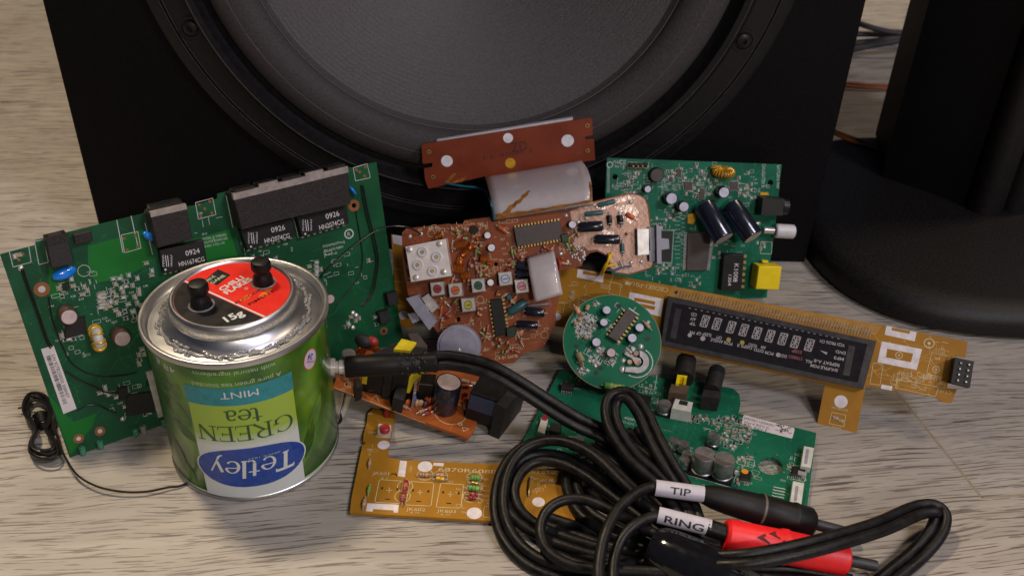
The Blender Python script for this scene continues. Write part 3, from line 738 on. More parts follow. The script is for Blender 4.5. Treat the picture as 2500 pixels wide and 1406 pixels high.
def ctext(t, px0, px1, py, size, m, off=0.03, bold=0.0, flip=True):
    a = CP(px0, py); c = CP(px1, py); f = cyl_fn(off); z = CP((px0 + px1) / 2, py)[1]; lab.use(m)
    lab.text(t, ((a[0] + c[0]) / 2, z), size, math.pi if flip else 0, 0, abs(c[0] - a[0]), bold, fn=f)
ctext("MINT", 537, 632, 963, 0.36, c_white, 0.03, 0.0)
ctext("A pure green tea blended", 470, 690, 938, 0.22, c_pale, 0.02); ctext("with natural ingredients", 471, 676, 912, 0.22, c_pale, 0.02)
ctext("48 g", 388, 426, 896, 0.30, c_white, 0.02); ctext("SINCE 1837", 604, 686, 1112, 0.09, c_pale, 0.03)
# serif letters drawn as strokes in a 0..1 box: (points, widths)
def vst(x, y0, y1, w, sf=(1, 1), sw=0.17): 
    o = [([(x, y0), (x, y1)], w)]
    if sf[0]: o.append(([(x - sw, y0 + .025), (x + sw, y0 + .025)], .05))
    if sf[1]: o.append(([(x - sw, y1 - .025), (x + sw, y1 - .025)], .05))
    return o
def arc(cx, cy, rx, ry, a0, a1, w0, w1): 
    p = arcpts(cx, cy, rx, ry, a0, a1, 18); am = 180; return [(p, [w1 + (w0 - w1) * abs(math.cos(math.radians(a0 + (a1 - a0) * i / 18))) ** 1.5 for i in range(19)])]
GL = {
 'G': (0.95, arc(.47, .5, .42, .5, 50, 320, .14, .04) + vst(.80, .08, .42, .12, (0, 1), .14) + [([(.75, .72), (.78, .98)], .04)]),
 'R': (0.92, vst(.2, 0, 1, .13) + arc(.38, .74, .34, .26, -90, 90, .13, .05) + [([(.2, .475), (.4, .475)], .05), ([(.2, .975), (.4, .975)], .05), ([(.42, .46), (.86, .02)], .12), ([(.76, .02), (.98, .02)], .05)]),
 'E': (0.80, vst(.2, 0, 1, .13) + [([(.2, .025), (.74, .025)], .05), ([(.2, .975), (.72, .975)], .05), ([(.2, .52), (.58, .52)], .05), ([(.73, .0), (.76, .22)], .04), ([(.70, 1), (.73, .80)], .04), ([(.58, .42), (.58, .62)], .04)]),
 'N': (1.0, vst(.18, 0, 1, .06) + vst(.82, 0, 1, .06, (0, 1)) + [([(.16, .97), (.82, .03)], .14)]),
 't': (0.52, [([(.26, .92), (.26, .18)], .13)] + arc(.42, .16, .16, .14, 180, 320, .10, .05) + [([(.04, .66), (.50, .66)], .055)]),
 'e': (0.66, arc(.33, .34, .27, .34, 10, 320, .12, .045) + [([(.08, .39), (.60, .39)], .05)]),
 'a': (0.66, [([(.46, .48), (.46, .08)], .12)] + arc(.28, .48, .18, .19, 0, 150, .11, .05) + arc(.27, .18, .20, .18, 60, 330, .11, .05) + [([(.46, .08), (.62, .03)], .05)]),
 'T': (0.85, [([(.42, 0), (.42, .98)], .16), ([(.02, .93), (.84, .93)], .13), ([(.03, .80), (.03, .95)], .05), ([(.83, .80), (.83, .95)], .05), ([(.28, .03), (.56, .03)], .06)]),
 'l': (0.34, [([(.17, 1.02), (.17, .02)], .14), ([(.05, .03), (.30, .03)], .06)]),
 'y': (0.66, [([(.10, .66), (.34, .05)], .13), ([(.60, .66), (.30, -.12)], .07)] + arc(.10, -.08, .20, .24, 270, 350, .10, .06)),
}
def serif(t, px0, px1, py, hgt, m, off=0.03, bold=1.0, shear=0.0, bulge=0.0):
    a = CP(px0, py)[0]; c = CP(px1, py)[0]; z0 = CP((px0 + px1) / 2, py)[1]; f = cyl_fn(off); lab.use(m)
    tot = sum(GL[ch][0] for ch in t); kx = abs(c - a) / tot; x = 0; ctr = (a + c) / 2; half = abs(c - a) / 2
    for ch in t:
        w, st = GL[ch]
        for pts, wd_ in st:
            P_ = [Vector(p) for p in pts]; n = len(P_)
            if n == 2: P_ = [P_[0].lerp(P_[1], i / 6) for i in range(7)]; n = 7; wl = [wd_] * 7
            else: wl = wd_
            vs = []
            for i in range(n):
                d = (P_[min(i + 1, n - 1)] - P_[max(i - 1, 0)]).normalized(); nn = Vector((-d.y, d.x)) * wl[i] * 0.5 * bold
                for q in (P_[i] + nn, P_[i] - nn):
                    X = (x + q.x) * kx - half; Y = (q.y - 0.5) * hgt; X += shear * Y
                    vs.append(f(ctr - X, z0 - Y * (1 - bulge * (X / half) ** 2)))
            lab.add(vs, [(2 * i, 2 * i + 1, 2 * i + 3, 2 * i + 2) for i in range(n - 1)], True)
        x += w
serif("GREEN", 484, 718, 1056, 0.84, c_dkgr, 0.030, 0.85)
serif("tea", 546, 642, 1017, 0.80, c_dkgr, 0.030, 1.0)
serif("Tetley", 515, 722, 1142, 1.02, c_white, 0.040, 1.1, 0.12)
# round "natural" sticker on the right side
c = CP(757, 876); rr = 0.42
blob([(c[0] + rr * 1.03 * math.cos(t), c[1] + rr * 1.25 * math.sin(t)) for t in [i / 24 * 6.283 for i in range(24)]], 0.016, K("sticker_ring", (0.50, 0.10, 0.03), 0.35))
blob([(c[0] + rr * .92 * math.cos(t), c[1] + rr * 1.12 * math.sin(t)) for t in [i / 24 * 6.283 for i in range(24)]], 0.022, K("sticker_pale", (0.55, 0.48, 0.60), 0.35))
f = cyl_fn(0.03); lab.use(c_blue); lab.text("24", (c[0], c[1] + 0.12), 0.26, 2.6, 0, fn=f, bold=0.02); lab.use(K("sticker_ring", (0.5, 0.1, 0.03))); lab.text("Teabags", (c[0], c[1] - 0.16), 0.13, 2.6, 0, fn=f)
lab.build("printed_label", body, recalc=False)
# ================================================================== adapter cable
cb_ = empty("audio_cable", at(1680, 1345, 0), "coiled black audio cable with TIP and RING sleeves, plugged into the tea tin", "cable")
cbi = Matrix.Translation(-cb_.location)
def ab(b, name, parent=None):
    o = b.build(name, parent or cb_)
    if parent is None: o.matrix_parent_inverse = cbi
    return o
def pxs(pts): return [at(*p) for p in pts]
RC = 0.235
def strands(pts, offs, r=RC, k=7):
    P_ = smooth(pxs(pts), k); b = MB().use(cablem)
    for (ox, oz) in offs:
        Q = []
        for i, p in enumerate(P_):
            d = (P_[min(i + 1, len(P_) - 1)] - P_[max(i - 1, 0)]); d.z = 0; d.normalize(); Q.append(p + Vector((-d.y, d.x, 0)) * ox + Vector((0, 0, oz)))
        b.tube(Q, r, 12)
    return b
flat = ((RC, 0), (-RC, 0)); tilt = ((RC * .8, RC * .6), (-RC * .8, -RC * .6))
ab(strands([(1050, 884, 4.2), (1100, 880, 4.3), (1190, 900, 4.2), (1270, 943, 3.6), (1340, 988, 2.9), (1410, 1030, 2.3), (1480, 1062, 1.7), (1560, 1110, 1.3), (1640, 1190, 1.2), (1690, 1300, 1.2)], tilt), "cable")
ab(strands([(1700, 1300, 1.3), (1620, 1185, 1.8), (1545, 1115, 2.2), (1502, 1050, 2.6), (1490, 1000, 2.9), (1503, 968, 3.2), (1535, 966, 3.3), (1567, 1005, 3.0), (1595, 1065, 2.6), (1632, 1135, 2.2), (1668, 1195, 1.7), (1705, 1300, 1.3)], flat), "cable")
ab(strands([(1700, 1335, 1.2), (1600, 1250, 1.4), (1530, 1182, 1.7), (1462, 1117, 1.9), (1400, 1083, 1.9), (1335, 1075, 1.7), (1272, 1098, 1.4), (1232, 1152, 1.1), (1218, 1225, .8), (1230, 1290, .5), (1268, 1345, .35), (1330, 1385, .3), (1410, 1403, .3), (1520, 1410, .4)], tilt), "cable")
ab(strands([(1690, 1350, .9), (1580, 1262, 1.0), (1500, 1202, 1.1), (1430, 1150, 1.2), (1370, 1122, 1.2), (1310, 1118, 1.1), (1265, 1145, 1.0), (1243, 1195, .8), (1258, 1248, .6), (1310, 1292, .4), (1380, 1322, .4), (1460, 1345, .4), (1560, 1362, .5), (1660, 1380, .8)], flat), "cable")
ab(strands([(1560, 1130, .7), (1470, 1118, .6), (1415, 1130, .6), (1396, 1165, .55), (1402, 1210, .5), (1440, 1262, .5), (1530, 1310, .6), (1650, 1350, .9)], flat), "cable")
ab(strands([(1650, 1330, 1.5), (1540, 1272, 1.6), (1480, 1240, 1.7), (1425, 1219, 1.7), (1372, 1222, 1.6), (1333, 1250, 1.4), (1319, 1297, 1.2), (1336, 1342, 1.0), (1385, 1376, .9), (1450, 1388, .9), (1560, 1394, 1.0), (1680, 1400, 1.2)], ((0, 0),)), "cable")
for pts in ([(1545, 1050, .9), (1600, 1140, 1.0), (1690, 1290, 1.2)], [(1450, 1085, .7), (1560, 1165, .9), (1690, 1300, 1.2)], [(1330, 1330, .25), (1450, 1375, .3), (1600, 1390, .5)], [(1480, 1320, .4), (1580, 1345, .6), (1680, 1350, .9)], [(1330, 1270, .25), (1420, 1300, .25), (1500, 1330, .3), (1640, 1370, .6)], [(1480, 1270, .5), (1560, 1310, .7), (1660, 1350, 1.0)], [(1470, 1395, .4), (1560, 1385, .6), (1640, 1382, .9)], [(1500, 1210, .35), (1570, 1260, .5), (1680, 1330, 1.0)],
            [(1540, 1215, .9), (1600, 1255, 1.0), (1700, 1330, 1.2)], [(1480, 1420, .5), (1600, 1425, .7), (1720, 1400, 1.0)]):
    ab(strands(pts, flat), "cable")
ab(strands([(1735, 1368, 1.9), (1820, 1364, 2.3), (1920, 1348, 2.4), (2040, 1318, 2.2), (2150, 1284, 1.7), (2232, 1248, 1.3), (2278, 1240, 1.2), (2296, 1258, 1.0), (2284, 1300, .7), (2240, 1352, .4), (2180, 1402, .3), (2120, 1452, .25)], flat), "cable")
ab(strands([(1720, 1362, 1.1), (1790, 1392, .8), (1880, 1440, .4), (1960, 1480, .3)], flat), "cable")
ab(strands([(1730, 1395, .7), (1840, 1398, .5), (1960, 1402, .3), (2080, 1425, .25)], ((RC, 0), (-RC, 0))), "cable")
ab(strands([(1625, 1188, 2.3), (1590, 1189, 2.3), (1555, 1203, 2.4), (1513, 1238, 2.4), (1482, 1292, 2.3), (1466, 1350, 2.0), (1461, 1420, 1.7), (1475, 1490, 1.2)], ((0, 0),)), "cable")
ab(strands([(1625, 1259, 2.0), (1590, 1262, 2.0), (1552, 1280, 2.0), (1520, 1312, 1.8), (1500, 1360, 1.5), (1496, 1430, 1.3)], ((0, 0),)), "cable")
# wrap of glossy tape round the bundle
ta, tb = at(1592, 1335, 1.1), at(1800, 1432, 1.1); b = MB().use(tapem)
tp = [ta.lerp(tb, i / 12) for i in range(13)]; b.tube(tp, [0.85, 1.00, 1.05, 1.08, 1.10, 1.12, 1.14, 1.15, 1.15, 1.14, 1.12, 1.08, 0.95], 36); ab(b, "tape_wrap")
# plug in the tin
pa = CC + sa + sd * 0.30; pe = at(1066, 884, 4.2); pd = (pe - pa).normalized(); PL = (pe - pa).length
b = MB().use(plugm)
b.lathe([(0.30, 0.28), (0.46, 0.28), (0.50, 0.34), (0.50, PL * .55), (0.47, PL * .62), (0.50, PL * .66), (0.42, PL * .72), (0.46, PL * .76), (0.46, PL * .80), (0.40, PL * .83), (0.45, PL * .86), (0.44, PL * .95), (0.47, PL * .97), (0.47, PL), (0.30, PL + 0.05)], pa, pd, 32, close=False)
plug = ab(b, "rca_plug"); b = MB().use(tin); b.cyl(pa, pd, 0.33, 0.40, 24, 0.02); o = b.build("ferrule", plug)
b = MB().use(inkblack)
for j, t in enumerate((.64, .70, .76, .82, .88)):
    for i in range(4):
        a = math.radians(-100 + i * 60 + (j % 2) * 30); X = Vector((0, 0, 1)); Y = pd.cross(X); n_ = X * math.sin(a) * -1 + Y * math.cos(a)
        c = pa + pd * PL * t + n_ * 0.47; b.ball(c, 0.085, n=8)
b.build("relief_slot", plug)
# TIP and RING legs
def leg(p0, p1, mbody, prof, name):
    A = at(*p0); B = at(*p1); d = (B - A).normalized(); L = (B - A).length; b = MB().use(mbody)
    b.lathe([(r, t * L) for t, r in prof], A, d, 28, close=True); return ab(b, name), A, d, L
tipp, A1, d1, L1 = leg((1706, 1203, 2.2), (1984, 1277, 1.0), plugm, [(0, .32), (.06, .42), (.12, .50), (.25, .58), (.40, .62), (.50, .64), (.52, .68), (.56, .68), (.58, .65), (.80, .65), (.82, .69), (.84, .69), (.86, .66), (.97, .65), (1, .52)], "plug")
tipp["label"] = "black plug at the end of the TIP lead"
b = MB().use(greyc); q = A1 + d1 * L1; b.seg(q - d1 * .1, q + d1 * 1.9, 0.24, 16, .02); b.build("shaft", tipp)
b = MB().use(K("scuff", (0.10, 0.085, 0.06), 0.5)); b.lathe([(.687, L1 * .530), (.687, L1 * .55)], A1, d1, 28, close=False); b.build("band", tipp)
redp, A2, d2, L2 = leg((1768, 1304, 1.75), (2066, 1366, 0.75), redrub, [(0, .54), (.02, .66), (.10, .69), (.14, .67), (.20, .68), (.34, .68), (.44, .69), (.46, .74), (.50, .75), (.52, .70), (.60, .69), (.98, .67), (1, .56)], "plug")
redp["label"] = "bright red plug at the end of the RING lead"
b = MB().use(greyc); q = A2 + d2 * L2; b.seg(q - d2 * .1, q + d2 * 1.3, 0.24, 16, .02); b.build("shaft", redp)
# triangular cut-outs in the red sleeve
b = MB().use(redhole); X2 = (rt - d2 * rt.dot(d2)).normalized(); N2 = d2.cross(Vector((0, 0, 1))).normalized(); U2 = N2.cross(d2)
for (t, a, w_, h_) in ((.27, 62, .30, .20), (.24, 20, .24, .16), (.36, 5, .30, .18), (.40, 32, .22, .16), (.46, 4, .2, .15), (.20, -8, .2, .12), (.36, 84, .26, .18), (.46, 66, .22, .16)):
    a = math.radians(a); q = []
    for dx, da in ((-w_, -h_ * .2), (w_, -h_), (w_ * .2, h_)):
        a2 = a + da / .68; q.append(A2 + d2 * (t * L2 + dx) + (N2 * math.cos(a2) + U2 * math.sin(a2)) * 0.70)
    b.add(q, [(0, 1, 2)])
b.build("cutout", redp, recalc=False)
def sleeve(p0, p1, txt, r, parent, up=0.9):
    A = at(*p0); B = at(*p1); d = (B - A).normalized(); L = (B - A).length; b = MB().use(labelw)
    b.lathe([(r - .04, 0), (r, 0.0), (r, L), (r - .04, L)], A, d, 64, close=True)
    o = ab(b, "label_sleeve"); n = d.cross(Vector((0, 0, 1))).normalized(); u_ = n.cross(d)
    def fn(x, y):
        a = up + y / r; return tuple(A + d * (L * .5 + x) + (n * math.cos(a) + u_ * math.sin(a)) * (r + 0.012))
    b = MB().use(inkblack); b.text(txt, (0, 0), 0.30, 0, 0, L * (.42 if txt == "TIP" else .74), 0.012, fn=fn); b.build("marking", o, recalc=False); o["label"] = "white sleeve marked " + txt
sleeve((1600, 1190, 2.3), (1718, 1206, 2.2), "TIP", 0.345, None, 0.75)
sleeve((1607, 1256, 2.0), (1735, 1288, 1.9), "RING", 0.345, None, 0.55)
b = MB().use(cablem); A = at(1725, 1286, 1.9); b.seg(A, at(1785, 1306, 1.75), 0.36, 16, .02); ab(b, "strain_relief")
# ================================================================== thin aerial wire
aw = empty("aerial_wire", at(100, 1040, 0), "thin black wire tied in a small bundle at the far left of the floor", "wire")
awi = Matrix.Translation(-aw.location); awm = K("thin_black_wire", (0.012, 0.011, 0.010), 0.3)
b = MB().use(awm)
for i in range(17):
    j1 = random.uniform(.75, 1.05); j2 = random.uniform(.7, 1.05); ph = random.uniform(-.15, .15); pts = []
    for k in range(40):
        t = 2 * math.pi * k / 40; yy = math.cos(t); w_ = (abs(math.sin(t * 1.0))) 
        wid = (34 + 36 * max(0, -yy) + 10 * max(0, yy)) * (j1 if yy > 0 else j2) * (0.35 + 0.65 * min(1, abs(yy + 0.25) * 1.6)) * math.sin(t)
        y_ = 1030 - yy * -1 * 78 * (j1 if yy < 0 else j2) ; y_ = 1032 + (-yy) * (72 if yy > 0 else 88) * (j1 if yy > 0 else j2)
        pts.append(at(98 + (y_ - 1030) * 0.16 + wid + ph * 30, y_, 0.15 + 0.055 * (i % 7) + 0.25 * abs(math.sin(t + i)) * .6))
    b.tube(smooth(pts + pts[:1], 2)[:-1], 0.055, 6, True)
for i in range(5):
    c = at(100 + i * 1.5, 1016 + i * 5, 0.3); b.ring(c, (at(104, 1060, .3) - at(98, 1016, .3)), 0.30, 0.05, 20, 6)
b.tube(pxs([(45, 996, .3), (62, 993, .35), (80, 990, .3)]), 0.05, 6)
o = b.build("wire_bundle", aw); o.matrix_parent_inverse = awi
b = MB().use(awm)
b.tube(smooth(pxs([(118, 1000, .6), (132, 1040, .6), (143, 1078, .5), (158, 1113, .35), (188, 1158, .35), (235, 1186, .3), (293, 1199, .25), (352, 1200, .2), (411, 1189, .15), (454, 1180, .08), (560, 1120, .07), (700, 1075, .07), (822, 1036, .08), (832, 1008, .3), (842, 965, .9), (846, 935, 1.5)]), 6), 0.05, 8)
o = b.build("wire_tail", aw); o.matrix_parent_inverse = awi
# ================================================================== router board, left
r = Board.lean("router_board", "large green circuit board standing at the left, with dark network jacks and a barcode sticker", (170, 1117), (985, 833), 18)
AR = r.ang((170, 1117), (985, 833)); Pr = ((388, 610), (498, 588))
r.plate([(0, 622), (84, 600), (87, 587), (104, 583), (213, 556), (352, 522), (366, 501), (445, 494), (458, 505), (473, 503), (532, 486), (532, 474), (548, 470), (570, 463), (847, 408), (859, 410), (919, 396), (940, 545), (966, 719), (985, 833), (700, 920), (403, 1035), (170, 1117)], green, holes=[[r.P(864 + 5 * math.cos(a), 502 + 6 * math.sin(a)) for a in [i / 12 * 6.283 for i in range(12)]]])
b = r.traces((30, 600, 960, 1000), 150, trace_g, AR); b.build("copper_traces", r.e, recalc=False)
b = MB(); 
for q in ([(215, 600), (300, 578), (350, 560), (372, 640), (300, 680), (232, 690), (215, 650)], [(118, 962), (150, 1000), (180, 1030), (235, 1008), (225, 1040), (172, 1110)], [(120, 650), (160, 690), (150, 740), (118, 720)], [(450, 590), (560, 560), (585, 640), (500, 650)]):
    r.poly(q, pour_g, 0, 0.003, "copper_pour")
j = r.block("jack_block", [(568, 476), (848, 408), (856, 498), (590, 561)], 1.25, jackbr)
b = MB().use(strip); b.prism([r.P(*p, 1.27) for p in ((568, 474), (849, 406), (851, 421), (571, 489))], 1.0, 1.27); b.build("shield_edge", j)
b = MB()
for i in range(5):        # sockets along the top face
    t0, t1 = 0.03 + i * 0.2, 0.19 + i * 0.2; A = Vector(r.P(568, 476, 1.25)); B_ = Vector(r.P(848, 408, 1.25)); n = Vector((-(B_ - A).y, (B_ - A).x)).normalized()
    p, q = A.lerp(B_, t0), A.lerp(B_, t1)
    for z0, z1, m in ((0.25, 0.95, black), (0.95, 1.15, strip if i % 2 else jackbr)):
        b.use(m); b.prism([tuple(p), tuple(q), tuple(q + n * .16), tuple(p + n * .16)], z0, z1)
b.build("socket", j)
j = r.block("jack_single", [(366, 521), (454, 500), (470, 583), (385, 606)], 1.2, jackbr)
b = MB().use(strip); b.prism([r.P(*p, 1.22) for p in ((366, 518), (454, 498), (457, 511), (369, 531))], 0.95, 1.22)
A = Vector(r.P(372, 517, 1.2)); B_ = Vector(r.P(448, 500, 1.2)); n = Vector((-(B_ - A).y, (B_ - A).x)).normalized()
b.use(black); b.prism([tuple(A), tuple(B_), tuple(B_ + n * .2), tuple(A + n * .2)], .2, .9); b.build("shield_edge", j)
for q, t1, t2 in (([(587, 562), (714, 534), (722, 577), (604, 611)], "0926", "HN2074CG"), ([(724, 530), (845, 498), (852, 546), (737, 579)], "0926", "HN2074CG"), ([(388, 610), (497, 587), (507, 645), (400, 668)], "0924", "HN1674CG")):
    c = r.chip(q, 0.55, ickblk, 8, (2,), pinm=tin, name="transformer_chip", pl=.16)
    b = MB().use(silkw); cx = sum(p[0] for p in q) / 4; cy = sum(p[1] for p in q) / 4; d = (q[0], q[1])
    sl = (q[1][1] - q[0][1]) / (q[1][0] - q[0][0])
    r.text(t1, (cx + 22, cy - 8 + sl * 22), 13, d, mb=b, h=0.556, wid=34); r.text(t2, (cx + 20, cy + 15 + sl * 20), 12, d, mb=b, h=0.556, wid=62)
    x0 = cx - 42; y0 = cy - 42 * sl
    for dx in (0, 5):
        r_ = [r.P(x0 + dx - 2, y0 - 12, .55), r.P(x0 + dx + 1, y0 + 14, .55)]; b.line(r_[0], r_[1], .03, .55, .006)
    for sx in (-6, 11):
        for k_ in range(4):
            c_ = r.P(x0 + sx, y0 - 10 + k_ * 7, .55); a0 = AR + (math.pi / 2 if sx < 0 else -math.pi / 2)
            pp = [(c_[0] + .055 * math.cos(a0 + t), c_[1] + .055 * math.sin(a0 + t)) for t in [i / 6 * math.pi for i in range(7)]]
            for u_, v_ in zip(pp, pp[1:]): b.line(u_, v_, .028, .55, .006)
    pc = r.P(x0 - 2, y0 + 22, .556); b.lathe([(.05, 0), (0, 0.001)], (pc[0], pc[1], .556), n=12, close=False)
    b.build("marking", c, recalc=False)
dj = r.block("power_jack", [(111, 583), (163, 570), (181, 645), (127, 655)], 1.0, blackm)
b = MB().use(jackbr); A = Vector(r.P(111, 583, 1.0)); B_ = Vector(r.P(163, 570, 1.0)); dn_ = Vector(r.P(118, 600, 1.0)) - A
b.prism([tuple(A), tuple(B_), tuple(B_ + dn_), tuple(A + dn_)], 0.1, 1.05); n = -dn_.normalized()
b.use(inkblack); b.prism([tuple(A.lerp(B_, .2)), tuple(A.lerp(B_, .8)), tuple(A.lerp(B_, .8) + n * .02), tuple(A.lerp(B_, .2) + n * .02)], .25, .85); b.build("collar", dj)
r.block("switch", [(179, 574), (222, 564), (227, 588), (184, 598)], 0.4, jackbr)
for (x, y, a, bb, an) in ((157, 667, .52, .27, -6), (364, 577, .34, .17, -62), (861, 466, .30, .09, -78)):
    p = r.P(x, y, .2); b = MB().use(blue); b.ball((p[0], p[1], .22), 1, a, bb, .17, 18, AR + math.radians(-an) - .35 if False else AR + math.radians(an + 14)); b.build("ceramic_capacitor", r.e)
for (x, y, R_, hh) in ((169, 774, 21, 1.05), (299, 827, 21, 1.05), (806, 730, 12, .6)): r.cap(x, y, R_, hh, caps_br, capt_p)
p = r.P(237, 824, .3); b = MB().use(creamp); ax = Vector((math.cos(AR), math.sin(AR), 0)); b.ring((p[0], p[1], .38), ax, 0.36, 0.23, 28, 10)
b.use(gold)
for i in range(9):
    a = 2 * math.pi * i / 9 + .3; yv = Vector((-ax.y, ax.x, 0)); c = Vector((p[0], p[1], .38)) + yv * (.36 * math.cos(a)) + Vector((0, 0, .36 * math.sin(a))); tg = yv * (-math.sin(a)) + Vector((0, 0, math.cos(a)))
    b.ring(c, tg, .26, .045, 16, 6)
b.build("toroid_coil", r.e)
for (x, y, R_, m_) in ((102, 706, 19, brass), (192, 1070, 12, brass), (244, 1052, 12, brass)): r.hole_ring(x, y, R_, .45, inner=creamp)
b = MB().use(copring); p = r.P(864, 502); R_ = 14 * r.k(864, 502); b.lathe([(R_, .004), (R_, .012), (R_ * .42, .012)], (p[0], p[1], 0), n=24, close=False); b.build("mounting_pad", r.e)
r.hole_ring(937, 808, 9, .5)
bl = MB(); r.poly([(100, 852), (131, 843), (187, 997), (155, 1010)], labelp, 0, .012, mb=bl); bl.use(inkblack)
A = Vector((121, 868)); B_ = Vector((163, 985)); 
for i in range(46):
    t = i / 46; c = A.lerp(B_, t); w = random.uniform(.3, 1.4); e = Vector((8.0, -3))
    p_, q_ = r.P(c.x - e.x * .9, c.y - e.y * .9), r.P(c.x + e.x * .1, c.y + e.y * .1); bl.line(p_, q_, .03 * w, .012, .004)
lo = None
r.text("S/N 9278250050 300H07", (148, 918), 8, ((121, 868), (163, 985)), mb=bl, h=.018, wid=120)
bl.build("barcode_sticker", r.e)
for (x, y, m_) in ((200, 1103, ledg), (243, 1088, ledg), (329, 1057, ledg), (348, 1051, ledc), (399, 1035, ledg)):
    p = r.P3(x, y - 12, .18); q = r.P3(x + 5, y + 10, .18); b = MB().use(m_); d = (q - p).normalized()
    b.lathe([(.17, 0), (.17, .06), (.145, .06), (.145, .30), (.12, .38), (.06, .43), (.001, .44)], p, d, 14); b.build("led", r.e)
b = MB().use(tin); b.prism([r.P(*p) for p in ((354, 905), (371, 900), (405, 1009), (384, 1016))], 0, .22); b.build("shield_can", r.e)
for (pts) in ([(51, 655, .05), (62, 690, .07), (88, 760, .07), (112, 830, .07), (124, 850, .05)], [(56, 655, .05), (67, 690, .07), (93, 760, .07), (116, 828, .07), (128, 846, .05)], [(160, 905, .06), (190, 925, .07), (222, 940, .07), (262, 958, .07), (290, 958, .1)], [(188, 1002, .06), (212, 990, .07), (240, 989, .07), (262, 1000, .07), (284, 1008, .1)],
              [(118, 725, .04), (128, 780, .04), (150, 840, .04), (181, 892, .04), (239, 918, .04), (300, 916, .04), (335, 908, .05)], [(881, 452, .05), (893, 520, .07), (913, 600, .07), (918, 650, .07), (903, 720, .07), (880, 745, .1)], [(886, 452, .05), (899, 520, .07), (919, 600, .07), (923, 650, .07), (909, 720, .07), (886, 748, .1)], [(868, 515, .03), (882, 600, .03), (884, 640, .03), (872, 680, .03), (820, 745, .04)]):
    r.wire("wire", pts, .035, awm, 6)
for (x, y) in ((290, 968), (300, 1022), (862, 764), (870, 770), (852, 793), (862, 800), (51, 655)): r.solder_blob(x, y, .13)
r.block("push_button", [(944, 718), (970, 712), (974, 742), (950, 748)], .45, blackm); r.block("push_button", [(925, 764), (950, 757), (955, 785), (930, 792)], .45, blackm)
for (x, y, w, h_) in ((160, 700, 14, 12), (182, 798, 26, 22), (365, 935, 12, 10), (340, 985, 34, 26), (300, 960, 20, 20)):
    r.block("chip", [(x - w, y - h_ + 6), (x + w, y - h_ - 4), (x + w + 4, y + h_ - 6), (x - w + 4, y + h_ + 6)] if w > 20 else [(x - w * .6, y - h_ * .6), (x + w * .6, y - h_ * .9), (x + w * .7, y + h_ * .6), (x - w * .5, y + h_ * .9)], .12, ickblk)
AX2 = r.ang(*Pr)
for (cx, cy, rx, ry, n) in ((182, 706, 40, 28, 10), (262, 730, 22, 22, 10), (305, 700, 42, 32, 16), (318, 760, 40, 22, 10), (366, 655, 14, 22, 3), (165, 812, 34, 24, 8), (345, 870, 10, 40, 5), (275, 955, 36, 20, 6), (330, 995, 40, 25, 8), (768, 655, 18, 18, 5), (55, 630, 25, 12, 2), (865, 790, 26, 18, 5), (920, 780, 20, 16, 3), (640, 625, 60, 10, 3), (900, 640, 15, 60, 1)):
    r.field(cx, cy, rx, ry, n, AX2, kinds="ttkw")
for k_ in range(5): 
    r.smd(247 + (k_ % 2) * 3, 718 + k_ * 8, AX2, "w", .34, .09)
    r.smd(772, 640 + k_ * 10, AX2, "w", .22, .1)
for q in ([(22, 612), (70, 600), (76, 640), (32, 652)], [(477, 495), (519, 484), (527, 524), (484, 535)], [(862, 410), (896, 400), (904, 434), (868, 442)], [(296, 574), (336, 565), (344, 606), (304, 617)], [(84, 590), (108, 584), (118, 640), (95, 646)]): r.rect(q, .03)
for q in ([(285, 538), (300, 616)], [(320, 528), (338, 607)], [(552, 478), (568, 555)], [(354, 545), (372, 620)], [(718, 535), (728, 580)]): r.path(q, .035)
for (x, y) in ((33, 626), (56, 620), (46, 634), (486, 500), (512, 492), (500, 510), (517, 520), (490, 528), (302, 582), (330, 575), (310, 610), (336, 602), (870, 415), (892, 408), (878, 420), (890, 430)): r.dot(x, y, 3.6, copring, name="pad")
r.text("MODEL: X WIRELESS", (524, 578), 6, Pr, wid=58); r.text("ROUTER BOARD A03", (526, 587), 6, Pr, wid=58); r.text("E486 1752-V0", (524, 597), 6, Pr, wid=48)
r.text("D35HW81017WAJ", (815, 596), 6, Pr, wid=54); r.text("WL-650G REV", (812, 608), 6, Pr, wid=44); r.text("94V-0", (808, 620), 6, Pr, wid=30)
rg = r.P(852, 571); r.silk.use(silk); r.silk.lathe([(.26, 0.006), (.19, .0065)], (rg[0], rg[1], 0), n=24, close=False); r.text("R", (852, 571), 10, Pr)
rg = r.P(205, 661); r.silk.lathe([(.27, 0.006), (.245, .0065)], (rg[0], rg[1], 0), n=28, close=False)
r.marks(250, 730, 130, 70, 60, AX2); r.marks(830, 650, 80, 60, 24, AX2); r.marks(190, 830, 60, 40, 16, AX2); r.marks(640, 600, 80, 30, 14, AX2); r.marks(310, 980, 60, 40, 18, AX2); r.marks(500, 540, 30, 60, 8, AX2)
r.finish()
# ================================================================== long amber display board
v = Board.lean("display_board", "long amber circuit board carrying a dark glass display, leaning across the middle", (2000, 1035), (2085, 1055), 40)
vt = ((1410, 655), (2365, 832)); AV = v.ang(*vt)
v.plate([(955, 572), (1040, 589), (1410, 655), (2363, 833), (2357, 873), (2330, 868), (2312, 946), (2336, 951), (2323, 984), (2300, 981), (2281, 968), (2113, 941), (2091, 1060), (1995, 1035), (2014, 936), (1613, 850), (1380, 800), (1010, 726), (1003, 832), (982, 828), (965, 712)], amber)
b = v.traces((980, 600, 1600, 780), 40, amber_e, AV); b2 = v.traces((2120, 830, 2330, 950), 26, amber_e, AV)
b.build("copper_traces", v.e, recalc=False); b2.build("copper_traces", v.e, recalc=False)
